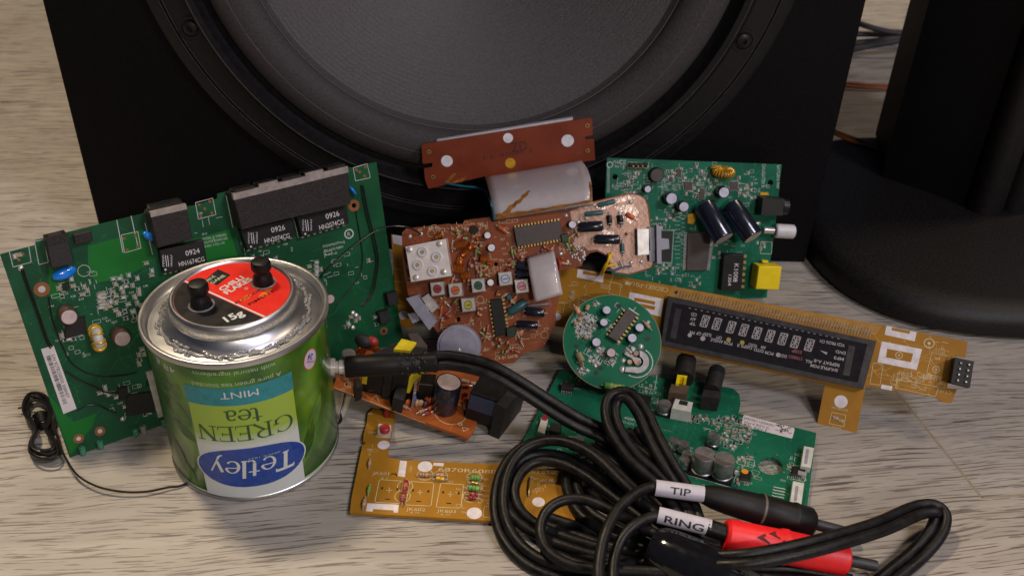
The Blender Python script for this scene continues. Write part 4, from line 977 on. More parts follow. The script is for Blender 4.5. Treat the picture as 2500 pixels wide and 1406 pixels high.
# hatched strip of joints above the glass
hb = MB().use(amber_e)
for i in range(150):
    t = i / 150; x = 1634 + t * 512; y = 700 + t * 94; hb.line(v.P(x + 9, y + 1), v.P(x - 4, y + 22), .035, .002)
hb.build("copper_traces", v.e, recalc=False)
hb = MB().use(alud)
for i in range(64):
    t = i / 64; x = 1652 + t * 480; y = 716 + t * 96; hb.line(v.P(x + 5, y - 8), v.P(x - 2, y + 12), .03, .03)
hb.build("lead_row", v.e, recalc=False)
G = v.block("display_glass", [(1630, 722), (2140, 832), (2108, 950), (1612, 842)], .45, vfdframe)
inner = [(1650, 742), (2120, 842), (2092, 930), (1630, 828)]
b = MB().use(vfdglass); b.prism([v.P(*p, .455) for p in ((1642, 738), (2118, 840), (2094, 934), (1624, 832))], .452, .462); b.build("glass_face", G)
d = MB().use(vfdseg); HH = .464
U = (Vector(v.P(2100, 842, HH)) - Vector(v.P(1700, 757, HH))).normalized(); V_ = Vector((-U.y, U.x)); aU = math.atan2(U.y, U.x)
def seg14(c, w, h_):
    c = Vector(c); P_ = lambda x, y: c + U * (x * w / 2) + V_ * (y * h_ / 2)
    for a_, b_ in (((-1, 1), (1, 1)), ((-1, 0), (-.1, 0)), ((.1, 0), (1, 0)), ((-1, -1), (1, -1)), ((-1, 1), (-1, 0)), ((1, 1), (1, 0)), ((-1, 0), (-1, -1)), ((1, 0), (1, -1)), ((0, .9), (0, .1)), ((0, -.1), (0, -.9)), ((-.8, .85), (-.15, .15)), ((.8, .85), (.15, .15)), ((-.8, -.85), (-.15, -.15)), ((.8, -.85), (.15, -.15))):
        a2 = Vector(a_) * .93; b2_ = Vector(b_) * .93; d.line(P_(a2.x + .2 * a2.y, a2.y), P_(b2_.x + .2 * b2_.y, b2_.y), .042, HH, 0)
for i in range(9):
    x = [1721, 1750, 1785, 1816, 1848, 1880, 1911, 1942, 1976][i]; y = 784 + (x - 1721) * .228; seg14(v.P(x, y, HH), .36, .62)
def vtx(t, x, y, hpx, wid, m=vfdseg): d.use(m); v.text(t, (x, y), hpx * 1.1, vt, mb=d, h=HH, wid=wid, rot=math.pi, bold=0.025)
for t, x, y, w in (("VCD PROG CH", 2032, 838, 60), ("DVD", 2052, 860, 24), ("MP3", 2048, 875, 24), ("REPEAT A-B", 2018, 886, 62), ("SHUFFLE PGM", 2012, 898, 66), ("ALL", 1975, 883, 18), ("STEREO", 1942, 873, 34), ("DIGITAL", 1908, 868, 26), ("PCM", 1878, 862, 20), ("DSP", 1945, 866 - 8, 24), ("DTD", 1852, 855, 24), ("DEPS II", 1818, 846, 36), ("POSI", 1778, 838, 20), ("ANGLE", 1750, 832, 30), ("SLEEP", 1726, 817, 22), ("AM", 1864, 848, 12), ("FM", 1690, 812, 12), ("GP", 1706, 814, 12), ("CD", 1694, 768, 14), ("AV", 1692, 779, 14), ("TP", 1691, 790, 14), ("OPT", 1755, 824, 14), ("VIDEO", 1838, 843, 22)):
    vtx(t, x, y, 7, w, vfdr if t in ("STEREO", "DSP") else vfdseg)
for x, y, w, m_ in ((1779, 829, 11, vfdy), (1812, 836, 11, vfdy), (1716, 826, 12, vfdseg), (1684, 818, 10, vfdseg), (1900, 866, 11, vfdseg)):
    d.use(m_); c = v.P(x, y, HH); k_ = v.k(x, y); d.lathe([(w * k_ * .5, 0), (0, .0005)], (c[0], c[1], HH), n=14, close=False)
d.use(vfdseg)
for i in range(26):
    x = 1684 + i * 14.5; y = 752 + (x - 1684) * .205; c = v.P(x, y, HH); d.line((c[0] - .04, c[1]), (c[0] + .05, c[1]), .025, HH, 0)
tr = [v.P(2002, 855, HH), v.P(2020, 860, HH), v.P(2018, 866, HH)]; d.add([(*p, HH) for p in tr], [(0, 1, 2)])
d.use(vfdframe)
for x0, x1 in ((1650, 1664), (2072, 2088)):
    o_ = .155; y0 = 752 + (x0 - 1650) * .215; d.add([(*v.P(x0, y0, HH), HH), (*v.P(x1, y0 + 3, HH), HH), (*v.P(x1 - 14, y0 + 75, HH), HH), (*v.P(x0 - 14, y0 + 72, HH), HH)], [(0, 1, 2, 3)])
d.build("segments", G, recalc=False)
hn = MB().use(blackm); q = [v.P(*p, .75) for p in ((2333, 872), (2378, 882), (2368, 946), (2322, 934))]; hn.prism(q, .0, .75)
hn.use(tin)
for i in range(4):
    for j_ in (0, 1): x, y = (2346 + j_ * 20 - i * 2.5, 886 + i * 14 + j_ * 4); c = v.P(x, y, .8); hn.box((c[0], c[1], .7), .07, .07, .16, AV)
hn.build("pin_header", v.e)
w = MB()
def wp(px, m=silkw, z=.01): v.poly(px, m, 0, z, "white_patch" if m is silkw else "clear_window")
wp([(1411, 657), (1475, 669), (1472, 690), (1408, 677)]); wp([(1424, 661), (1462, 668), (1461, 676), (1423, 669)], amber, .013)
wp([(1537, 713), (1620, 730), (1613, 773), (1532, 752)]); wp([(1549, 726), (1600, 736), (1598, 744), (1548, 734)], amber, .013); wp([(1563, 741), (1600, 748), (1598, 757), (1566, 750)], amber, .013)
wp([(2164, 795), (2238, 811), (2233, 833), (2160, 817)]); wp([(2178, 799), (2222, 808), (2220, 815), (2176, 806)], amber, .013)
wp([(2153, 833), (2251, 852), (2238, 903), (2142, 884)]); wp([(2166, 851), (2229, 863), (2224, 884), (2163, 872)], amber, .013)
wp([(2152, 938), (2179, 943), (2177, 953), (2150, 948)]); wp([(958, 573), (985, 577), (984, 600), (960, 594)])
for x, y, rr_ in ((2053, 980, 16), (1361, 773, 9), (984, 769, 11)): v.dot(x, y, rr_, silkw, name="white_spot")
v.silk.use(silkd)
v.text("CBD0E1-P01A", (1582, 700), 11, vt, wid=100, rot=math.pi); v.text("1304", (1478, 703), 5, vt, wid=24, rot=math.pi); v.text("JK602", (1478, 697), 5, vt, wid=26, rot=math.pi)
for q in ([(1490, 688), (1517, 694), (1512, 722), (1486, 716)], [(2031, 1006), (2065, 1013), (2060, 1041), (2024, 1033)], [(2275, 860), (2318, 870), (2304, 922), (2262, 912)], [(2190, 925), (2290, 944), (2284, 968), (2186, 946)], [(960, 655), (985, 660), (984, 690), (958, 685)], [(2132, 885), (2156, 890), (2148, 940), (2124, 936)], [(1348, 735), (1378, 741), (1375, 763), (1346, 757)]): v.rect(q, .025)
tri = [v.P(1530, 684, 0), v.P(1539, 696, 0), v.P(1525, 694, 0)]; v.silk.add([(*p, .006) for p in tri], [(0, 1, 2)])
for x, y, R_ in ((2268, 838, 13), (2285, 902, 9), (2195, 867, 9)):
    c = v.P(x, y); k_ = v.k(x, y) * R_; v.silk.lathe([(k_, .014), (k_ * .8, .0145)], (c[0], c[1], 0), n=20, close=False); v.silk.lathe([(k_ * .3, .014), (0, .0145)], (c[0], c[1], 0), n=10, close=False)
v.text("CD02", (2210, 913), 9, vt, wid=34, rot=math.pi); v.text("LD201", (2275, 923), 9, vt, wid=42, rot=math.pi); v.text("CT1R2", (2305, 956), 8, vt, wid=34, rot=math.pi); v.text("POWER ON", (2050, 998), 6, vt, wid=38, rot=math.pi); v.text("SW01", (2042, 1044), 6, vt, wid=22, rot=math.pi)
v.marks(2240, 935, 70, 18, 40, AV); v.marks(2290, 860, 30, 40, 10, AV); v.marks(1400, 730, 50, 40, 14, AV); v.marks(1540, 690, 60, 20, 6, AV)
c = v.P(1651, 714, 0); b = MB().use(inkblack); b.lathe([(.09, .012), (0, .0125)], (c[0], c[1], 0), n=14, close=False); b.build("drill_hole", v.e)
for x, y in ((2040, 1020), (2053, 1027), (1398, 715), (1395, 728), (1424, 735), (1427, 742)): v.smd(x, y, AV, "t", .22, .07)
v.finish()
# ================================================================== green board at the right
g = Board.lean("video_board", "green circuit board with a yellow video jack and white button, standing behind the others", (1500, 745), (1872, 727), 20)
gt = ((1480, 388), (1908, 403)); AG = g.ang(*gt)
g.plate([(1482, 386), (1909, 402), (1904, 440), (1901, 476), (1892, 560), (1880, 640), (1872, 727), (1500, 745), (1478, 480)], green_r, holes=[[g.P(x + R_ * math.cos(a), y + R_ * math.sin(a)) for a in [i / 12 * 6.283 for i in range(12)]] for x, y, R_ in ((1502, 432, 7), (1881, 446, 7))])
g.traces((1485, 392, 1890, 700), 170, trace_r, AG).build("copper_traces", g.e, recalc=False)
hd = MB().use(black)
for i in range(4): c = g.P(1543 + i * 11.5, 404, .3); hd.box((c[0], c[1], 0), .24, .24, .3, AG); hd.use(brass); hd.box((c[0], c[1], .3), .06, .06, .35, AG); hd.use(black)
hd.build("pin_header", g.e)
g.cap(1605, 428, 18, .45, black, icgrey, "inductor", False)
p = g.P(1766, 420, .3); b = MB().use(K("dark_amber", (.30, .13, .01), .4)); b.ring((p[0], p[1], .30), (math.cos(AG + 1.57), math.sin(AG + 1.57), .25), .42, .19, 30, 10); b.use(gold)
for i in range(22):
    a = 2 * math.pi * i / 22; Zt = Vector((math.cos(AG + 1.57), math.sin(AG + 1.57), .25)).normalized(); X_ = Vector((math.cos(AG), math.sin(AG), 0)); Y_ = Zt.cross(X_)
    c = Vector((p[0], p[1], .30)) + X_ * (.42 * math.cos(a)) + Y_ * (.42 * math.sin(a)); b.ring(c, Y_ * math.cos(a) - X_ * math.sin(a), .21, .03, 14, 5)
b.build("toroid_coil", g.e)
b = MB().use(K("yellow_disc", (.55, .33, .03), .35)); p = g.P(1748, 408, .3); b.ball((p[0], p[1], .25), 1, .34, .1, .26, 16, AG + .2); b.build("ceramic_capacitor", g.e)
for x, y, R_, hh in ((1582, 462, 9, .5), (1640, 485, 15, .75), (1670, 505, 13, .75), (1768, 470, 14, .75)): g.cap(x, y, R_, hh, caps_b, capt_w)
for p0_, p1_ in (((1718, 500), (1768, 583)), ((1784, 500), (1838, 580))):
    A = g.P3(*p0_, .5); B_ = g.P3(*p1_, 1.75); dv = (B_ - A).normalized(); L_ = (B_ - A).length; R_ = 25 * g.k(1740, 540)
    b = MB().use(caps_b); b.lathe([(R_ * .85, 0), (R_, .08), (R_, L_ - .06), (R_ * .94, L_)], A, dv, 28, close=True); o = b.build("large_capacitor", g.e)
    b = MB().use(capt_p); b.lathe([(R_ * .88, L_ + .004), (0.001, L_ + .006)], A, dv, 24, close=False); b.build("top", o)
    X_ = dv.cross(Vector((0, 0, 1))).normalized(); Z_ = X_.cross(dv)
    b = MB().use(caps_blue); vs = []; sgn = 1 if X_.dot(Vector((1, 0, 0))) < 0 else -1
    for t in (0.1, .9):
        for i in range(7):
            a = math.radians(12 + i * 4); vs.append(A + dv * (L_ * t) + (X_ * sgn * math.cos(a) + Z_ * math.sin(a)) * (R_ + .006))
    b.add(vs, [(i, i + 1, i + 8, i + 7) for i in range(6)]); b.build("stripe", o, recalc=False)
g.chip([(1680, 568), (1738, 568), (1726, 661), (1676, 661)], .2, icgrey, 26, (1, 3), name="main_chip", pl=.2)
k1 = g.chip([(1768, 622), (1817, 622), (1810, 711), (1760, 709)], .55, ickblk, 6, (1,), pinm=brass, name="transformer_chip", pl=.3)
b = MB().use(silkw); g.text("K1008", (1797, 666), 11, ((1800, 640), (1795, 700)), mb=b, h=.56, wid=44); g.text("1304", (1782, 684), 8, ((1800, 640), (1795, 700)), mb=b, h=.56, wid=26); b.build("marking", k1, recalc=False)
for q in ([(1671, 444), (1691, 444), (1691, 465), (1671, 464)], [(1782, 444), (1803, 444), (1802, 464), (1782, 464)], [(1709, 460), (1722, 461), (1719, 490), (1707, 489)], [(1652, 413), (1664, 413), (1663, 433), (1651, 432)], [(1635, 432), (1643, 432), (1643, 444), (1635, 444)]): g.chip(q, .1, icgrey, 5, (0, 1, 2, 3), pl=.05)
b = MB().use(inkblack); b.prism([g.P(*p) for p in ((1594, 565), (1642, 565), (1638, 638), (1590, 636))], 0, .02); b.build("bare_area", g.e); g.rect([(1590, 561), (1645, 562), (1640, 642), (1586, 640)], .03)
# jacks along the right edge
A = g.P3(1850, 501, .55); B_ = g.P3(1922, 505, .55); dv = (B_ - A).normalized(); b = MB().use(blackm); c = (A + B_) / 2; L_ = (B_ - A).length
b.box((c.x - dv.x * .15, c.y - dv.y * .15, 0), L_ * .72, .95, .98, AG); o_ = b.build("power_jack", g.e); b = MB().use(black); b.cyl(A + dv * L_ * .78, dv, .46, L_ * .22, 24, .03); b.build("barrel", o_)
A = g.P3(1868, 562, .4); B_ = g.P3(1938, 566, .4); dv = (B_ - A).normalized(); L_ = (B_ - A).length
b = MB().use(tin); b.cyl(A - dv * .1, dv, .20, L_ * .35, 20); wb = b.build("button", g.e); b = MB().use(whitep); b.cyl(A + dv * L_ * .33, dv, .41, L_ * .67, 28, .06); b.build("cap", wb)
yj = MB().use(yellp)
q = [g.P(*p, 1.15) for p in ((1853, 650), (1909, 651), (1902, 708), (1845, 706))]; yj.prism(q, .12, 1.15, taper=0); yo = yj.build("video_jack", g.e)
b = MB().use(yellp); b.prism([g.P(*p, .6) for p in ((1862, 636), (1876, 637), (1876, 641), (1862, 641))], .3, .6); b.build("jack_rib", yo)
bm_ = yo.modifiers.new("bevel", 'BEVEL'); bm_.width = .0005; bm_.segments = 2
AGv = AG
g.rect([(1858, 590), (1885, 591), (1883, 620), (1856, 619)], .03); b = MB().use(tin); b.ball((*g.P(1849, 545), .1), .12, 1.5, 1, .5); b.build("solder_joint", g.e)
b = MB().use(gold); b.prism([g.P(*p) for p in ((1678, 523), (1698, 520), (1699, 535), (1690, 547), (1678, 545))], 0, .06); b.build("tape", g.e)
g.block("resistor", [(1856, 470), (1877, 470), (1877, 477), (1856, 477)], .12, gold)
for cx, cy, rx, ry, n in ((1545, 440, 30, 22, 8), (1650, 430, 26, 22, 10), (1700, 425, 22, 26, 10), (1735, 455, 16, 24, 6), (1820, 450, 26, 30, 10), (1830, 480, 20, 20, 6), (1610, 540, 16, 26, 6), (1645, 520, 18, 18, 5), (1620, 660, 26, 16, 8), (1730, 600, 10, 30, 4), (1750, 620, 12, 30, 4), (1545, 480, 22, 12, 4), (1690, 470, 18, 14, 6), (1855, 600, 15, 30, 4), (1690, 690, 20, 10, 4), (1560, 700, 30, 10, 3)):
    g.field(cx, cy, rx, ry, n, AG, .17, .09, "ttkww", min_d=.15)
g.text("O", (1489, 402), 16, gt)
for i in range(24): g.silk.line(g.P(1483, 410 + i * 2.6), g.P(1488, 410 + i * 2.6), .02, .003)
g.text("PS-ECC", (1508, 396), 7, gt, wid=20); g.text("Rev 1.2", (1512, 406), 7, gt, wid=22); g.text("CE", (1520, 396), 11, gt)
g.text("DAUGHTER A", (1864, 430), 9, ((1862, 405), (1860, 460)), wid=56); g.text("SATURN 94V", (1900, 432), 8, ((1898, 405), (1896, 460)), wid=56)
g.rect([(1534, 396), (1584, 398), (1583, 411), (1533, 410)], .022)
g.marks(1570, 445, 80, 50, 70, AG); g.marks(1720, 440, 90, 40, 70, AG); g.marks(1640, 560, 60, 60, 40, AG); g.marks(1830, 470, 50, 50, 30, AG); g.marks(1640, 680, 70, 40, 40, AG); g.marks(1760, 600, 60, 40, 20, AG); g.marks(1520, 490, 30, 60, 16, AG)
for i in range(22): g.silk.line(g.P(1648 + (i % 2) * 16, 530 + i * 5), g.P(1660 + (i % 2) * 12, 530 + i * 5), .022, .003)
g.finish()
# ================================================================== clock radio board with its display
q = Board.lean("radio_board", "brown clock radio circuit board with white tuner block, joined by ribbon to a red-brown panel", (-6, 40.2, 0), (4, 39.7, 0), 30)
qt = ((1099, 548), (1382, 512)); AQ = q.ang(*qt); C5 = lambda x, y: (940 + x / 3.057, 460 + y / 3.057)
cut = arcpts(1450, 648, 36, 34, 178, 355, 10)
outl = [(981, 568), (992, 558), (1097, 546), (1099, 548), (1133, 546), (1133, 538), (1195, 530), (1202, 542), (1382, 512), (1444, 493), (1535, 471), (1561, 475), (1575, 484), (1583, 500), (1590, 560), (1599, 640), (1591, 656), (1535, 671), (1500, 666), (1487, 655)] + [(1487, 640), (1476, 622), (1458, 614), (1440, 618), (1427, 630), (1420, 650), (1395, 655), (1368, 660), (1366, 722), (1358, 760), (1355, 797), (1326, 849), (1283, 860), (1256, 884), (1228, 889), (1232, 915), (1190, 905), (1150, 880), (1071, 815), (1040, 775), (996, 718), (983, 640)]
q.plate(outl, brown, holes=[[q.P(1211 + 5 * math.cos(a), 645 + 5 * math.sin(a)) for a in [i / 10 * 6.283 for i in range(10)]], [q.P(*p) for p in ((1114, 775), (1123, 773), (1125, 784), (1116, 786))]])
q.traces((985, 545, 1380, 880), 90, K("trace_brown", (.30, .085, .03), .4), AQ).build("copper_traces", q.e, recalc=False)
# bare foil on the arm, laid as one sheet with an uneven edge
fo_ = [(1392, 516), (1444, 496), (1535, 474), (1560, 478), (1573, 486), (1580, 502), (1587, 560), (1595, 640), (1588, 653), (1535, 668), (1503, 664), (1490, 652), (1489, 634), (1476, 618), (1456, 609), (1436, 612), (1424, 600), (1410, 612), (1398, 596), (1408, 570), (1396, 545)]
q.poly(fo_, copper, 0, .012, "copper_foil")
b = MB().use(K("foil_light", (.80, .62, .54), .28, metal=.3, bump=.8, bs=500))
for pl in ([(1448, 500), (1535, 478), (1552, 484), (1500, 498), (1480, 512), (1462, 510)], [(1500, 505), (1545, 498), (1560, 520), (1538, 548), (1520, 530)], [(1470, 560), (1500, 566), (1492, 600), (1478, 600)]): q.poly(pl, b.mats[0], .012, .018, mb=b)
b.build("solder_flood", q.e)
# tuner block
tb_ = [C5(150, 435), C5(452, 375), C5(495, 655), C5(192, 700)]
T = q.block("tuner_block", tb_, .95, clearp)
for x, y in ((280, 475), (385, 510), (245, 570), (355, 615)):
    p = q.P(*C5(x, y), 1.0); b = MB().use(whitep); b.lathe([(.27, .94), (.27, 1.02), (.22, 1.03), (.20, .99), (.13, .99), (.12, 1.0), (0, 1.0)], (p[0], p[1], 0), n=20, close=False)
    b.use(brass); b.lathe([(.10, 1.0), (.10, 1.03), (0, 1.03)], (p[0], p[1], 0), n=12, close=False); b.build("trimmer", T)
for x, y in ((182, 457), (405, 412), (437, 622), (230, 665)):
    p = q.P(*C5(x, y), 1.0); b = MB().use(tin); b.lathe([(.15, .94), (.15, 1.0), (.1, 1.02), (0, 1.02)], (p[0], p[1], 0), n=14, close=False); b.build("screw", T)
for x, y in ((162, 445), (462, 515), (170, 580), (180, 670), (492, 600)): q.solder_blob(*C5(x, y), .1)
for x, y, m_ in ((390, 750, redm), (525, 760, orange), (695, 725, K("if_green", (.02, .08, .05), .4)), (620, 870, K("if_yellow", (.42, .36, .04), .4)), (898, 675, K("if_blue", (.40, .46, .62), .4)), (1020, 730, K("if_pink", (.62, .20, .30), .4))):
    cx, cy = C5(x, y); o = q.block("coil_can", [(cx - 18, cy - 15), (cx + 14, cy - 18), (cx + 18, cy + 14), (cx - 14, cy + 18)], .65, tin)
    p = q.P(cx, cy, .65); b = MB().use(jackbr); b.lathe([(.23, .655), (.20, .656)], (p[0], p[1], 0), n=20, close=False); b.use(m_); b.lathe([(.20, .657), (0, .657)], (p[0], p[1], 0), n=20, close=False)
    b.use(jackbr); b.line((p[0] - .12, p[1] - .03), (p[0] + .12, p[1] + .03), .04, .657, .002); b.build("core", o)
q.chip([C5(960, 295), C5(1308, 240), C5(1320, 375), C5(985, 435)], .32, icgrey, 14, (0, 2), pinm=brass, name="radio_chip", pl=.12)
q.chip([C5(785, 830), C5(872, 820), C5(912, 1080), C5(825, 1112)], .3, ickblk, 9, (1, 3), pinm=brass, name="amplifier_chip", pl=.12)
for x, y, R_ in ((765, 350, 9), (795, 443, 10), (1400, 270, 10), (788, 702, 9)): q.cap(*C5(x, y), R_, .55, caps_b, K("bright_white", (.80, .78, .80), .5) if x < 800 else capt_w, vent=False)  # left tops painted brighter white for the glare on them
for p0_, p1_, R_, m_ in (((1450, 292), (1628, 280), 13, caps_b), ((1572, 380), (1752, 382), 12, caps_b), ((1055, 915), (1190, 930), 11, caps_b), ((990, 1012), (1140, 1022), 10, caps_b), ((925, 925), (1055, 850), 11, teal), ((985, 570), (1060, 590), 12, caps_b), ((985, 640), (1065, 635), 12, caps_b)):
    q.rod(C5(*p0_), C5(*p1_), R_, m_, "capacitor", endm=alu)
for p0_, p1_, R_, m_, bd in (((1592, 127), (1718, 95), 6, teal, ()), ((1495, 192), (1628, 180), 6, teal, ()), ((1672, 200), (1680, 275), 6, black, ((.8, silk),)), ((1752, 200), (1762, 268), 7, black, ((.8, silk),)), ((1800, 190), (1862, 225), 6, orange, ()), ((1770, 410), (1775, 485), 5, teal, ((.8, silk),)), ((845, 285), (905, 325), 5, orange, ((.5, redm),)), ((1085, 875), (1215, 862), 3, greyp, ())):
    q.rod(C5(*p0_), C5(*p1_), R_, m_, "resistor", bands=bd)
q.block("diode", [C5(1312, 345), C5(1362, 335), C5(1372, 400), C5(1322, 405)], .45, K("dark_green", (.015, .03, .018), .4))
q.block("transistor", [C5(905, 1040), C5(970, 1030), C5(975, 1100), C5(912, 1112)], .5, K("dark_green", (.015, .03, .018), .4))
p = q.P(*C5(668, 310)); b = MB().use(black); b.cyl((p[0], p[1], 0), (0, 0, 1), .22, .45, 18, .03); b.build("transistor", q.e)
p = q.P(*C5(930, 808)); b = MB().use(teal); b.cyl((p[0], p[1], 0), (0, 0, 1), .15, .3, 16, .03); b.build("capacitor", q.e)
# air-wound coils
for x, y, L_, R_, a_, k_ in ((400, 352, .35, .13, .3, 5), (565, 420, .55, .20, .1, 7), (600, 480, .4, .18, .6, 5), (545, 600, .55, .22, -.1, 7), (560, 540, .35, .16, 1.2, 5), (640, 430, .3, .14, .9, 5), (600, 650, .4, .18, .2, 5), (735, 530, .3, .15, -.3, 8), (780, 560, .25, .1, -.4, 5)):
    p = q.P3(*C5(x, y), R_ + .05); b = MB().use(wirecu); pts = []
    for i in range(k_ * 12 + 1):
        t = i / 12; ax_ = Vector((math.cos(AQ + a_), math.sin(AQ + a_), 0)); pr_ = Vector((-ax_.y, ax_.x, 0)); pts.append(p + ax_ * (L_ * (t / k_ - .5)) + pr_ * (R_ * math.cos(2 * math.pi * t)) + Vector((0, 0, R_ * math.sin(2 * math.pi * t))))
    b.tube([Vector((pts[0].x, pts[0].y, 0))] + pts + [Vector((pts[-1].x, pts[-1].y, 0))], .026, 5); b.build("coil", q.e)
random.seed(11)
rescol = [tan, tan, orange, K("peach_body", (.62, .30, .16), .4), redm, greenb, K("brown_disc", (.36, .11, .03), .4)]
spots = [(545, 330), (590, 310), (545, 365), (600, 375), (430, 340), (520, 310), (620, 320), (660, 360), (690, 380), (650, 400), (710, 430), (680, 470), (715, 490), (695, 560), (720, 580), (660, 520), (690, 610), (740, 640), (590, 690), (620, 690), (640, 580), (515, 450), (660, 440), (505, 690), (920, 570), (960, 570), (950, 480), (990, 520), (1010, 460), (1190, 435), (1240, 460), (1000, 620), (930, 620), (750, 600), (705, 650), (445, 850), (440, 990), (530, 850), (710, 900), (710, 940), (740, 1050), (755, 1080), (765, 1110), (830, 1120), (860, 1150), (930, 1160), (920, 1200), (960, 1210), (900, 1215), (950, 840), (975, 820), (985, 1075), (1010, 1120), (1390, 360), (1440, 350), (1360, 420), (1410, 460), (1320, 520), (1340, 560), (420, 905), (455, 940), (430, 860), (1800, 340), (1370, 390), (1210, 500), (1180, 470), (1030, 600), (845, 790), (890, 800)]
spots += [(x + random.uniform(-26, 26), y + random.uniform(-26, 26)) for x, y in spots if x < 1300][:64]
for x, y in spots:
    m_ = random.choice(rescol); px_, py_ = C5(x, y); rr_ = random.random()
    if rr_ < .45:
        p = q.P(px_, py_); b = MB().use(m_); b.ball((p[0], p[1], .14), .13, 1, .5, 1, 10, AQ + random.uniform(0, 3)); b.build("ceramic_capacitor", q.e)
    elif rr_ < .8:
        a_ = random.uniform(0, 3.14); dx = 8 * math.cos(a_); dy = 8 * math.sin(a_); q.rod((px_ - dx, py_ - dy), (px_ + dx, py_ + dy), 3.6, m_, "resistor", bands=((.3, random.choice(rescol)), (.6, redm)))
    else:
        p = q.P(px_, py_); b = MB().use(m_); b.cyl((p[0], p[1], 0), (.25, .1, 1), .08, .32, 10, .02); b.use(tin); b.tube([(p[0], p[1], .3), (p[0] + .05, p[1] + .03, .42), (p[0] + .18, p[1] + .05, .3), (p[0] + .2, p[1] + .05, 0)], .02, 5); b.build("resistor", q.e)
for i in range(34): 
    x, y = random.uniform(1360, 1490), random.uniform(400, 560); q.solder_blob(*C5(x, y), random.uniform(.04, .09))
for x, y in ((1835, 555), (1912, 548), (1750, 560), (1832, 105), (1310, 490), (268, 340), (185, 358), (1440, 255), (1350, 205), (1500, 225)): q.solder_blob(*C5(x, y), .12)
p = q.P(*C5(1310, 600)); 
q.wire("red_wire", [(*C5(1290, 520), .2), (*C5(1305, 560), .35), (*C5(1300, 610), .3)], .07, redm, 8)
# switches, volume wheel
sl = q.block("slide_switch", [C5(270, 818), C5(322, 783), C5(402, 888), C5(348, 932)], .55, tin)
S_ = q.block("slide_switch", [C5(155, 822), C5(240, 795), C5(382, 1000), C5(330, 1060)], .75, greyp); q.block("slider", [C5(165, 935), C5(235, 925), C5(262, 985), C5(205, 1010)], .45, greyp)
b = MB().use(greyp); b.prism([q.P(*C5(*p), .9) for p in ((215, 905), (300, 860), (325, 915), (250, 955))], .7, .9); b.build("ridge", S_)
p = q.P(*C5(552, 1180), .8); kq = q.k(*C5(552, 1180), .8); R_ = 54 * kq; b = MB().use(greyp); n_ = 72; gear = []
for i in range(n_ * 2): a = math.pi * i / n_; rr_ = R_ * (1.0 if i % 2 else .965); gear.append((p[0] + rr_ * math.cos(a), p[1] + rr_ * math.sin(a)))
b.prism(gear, .5, .82); b.lathe([(R_ * .90, .82), (R_ * .86, .86), (0, .86)], (p[0], p[1], 0), n=48, close=False); vw = b.build("volume_wheel", q.e)
b = MB().use(tin); c = q.P(*C5(550, 1212), .9); b.lathe([(.13, .85), (.13, .90), (.09, .94), (0, .94)], (c[0], c[1], 0), n=16, close=False); b.build("screw", vw)
b = MB().use(blackm); b.cyl((p[0], p[1], 0), (0, 0, 1), .5, .5, 20); b.build("potentiometer", q.e)
sw = q.block("slide_switch", [C5(1882, 300), C5(1970, 300), C5(1972, 495), C5(1886, 502)], .5, K("glare_metal", (.88, .86, .82), .25, metal=.15, coat=.5))  # switch metal coloured near white, its mirror glare put into the colour
b = MB().use(greyp)
for pp, z0, z1 in (([(1972, 290), (2022, 295), (2022, 380), (1975, 378)], .02, .4), ([(1978, 380), (2060, 370), (2060, 460), (1980, 462)], .05, .45), ([(1972, 462), (2022, 460), (2022, 545), (1975, 548)], .02, .4), ([(2026, 272), (2062, 285), (2064, 565), (2030, 560)], -.3, .75), ([(2062, 372), (2118, 378), (2122, 450), (2064, 458)], .1, .42)): b.prism([q.P(*C5(*t), z1) for t in pp], z0, z1)
b.build("slider", sw)
for pts in ([(1692, 482, .15), (1672, 530, .5), (1640, 580, .4), (1612, 640, -.3)], [(1718, 568, .15), (1690, 572, .5), (1650, 590, .4), (1618, 645, -.4)], [(1668, 490, .15), (1672, 520, .6), (1640, 600, .35), (1622, 640, -.2)]):
    q.wire("yellow_wire", [(*C5(x, y), z) for x, y, z in pts], .065, yellwire, 8)
q.wire("grey_wire", [(*C5(1655, 608), .1), (*C5(1710, 612), .2), (*C5(1770, 590), .2), (*C5(1840, 580), .1)], .05, K("slate_wire", (.10, .12, .20), .4), 8)
q.wire("grey_wire", [(*C5(1755, 540), .1), (*C5(1780, 590), .18), (*C5(1830, 598), .1)], .03, tin, 6)
b = MB().use(awm); b.tube(smooth([q.loc(at(1030, 573, 0) * 0 + q.world(q.P3(1028, 572, .1)))] + [q.world(q.P3(1000, 556, 1.0)) * 0 + q.P3(1000, 556, .8)] + [q.loc(r.world(r.P3(x, y, z))) for x, y, z in ((962, 552, .9), (925, 560, .8), (880, 588, .6), (835, 625, .5), (795, 662, .3), (782, 678, .15))], 8), .04, 8); b.build("aerial_lead", q.e)
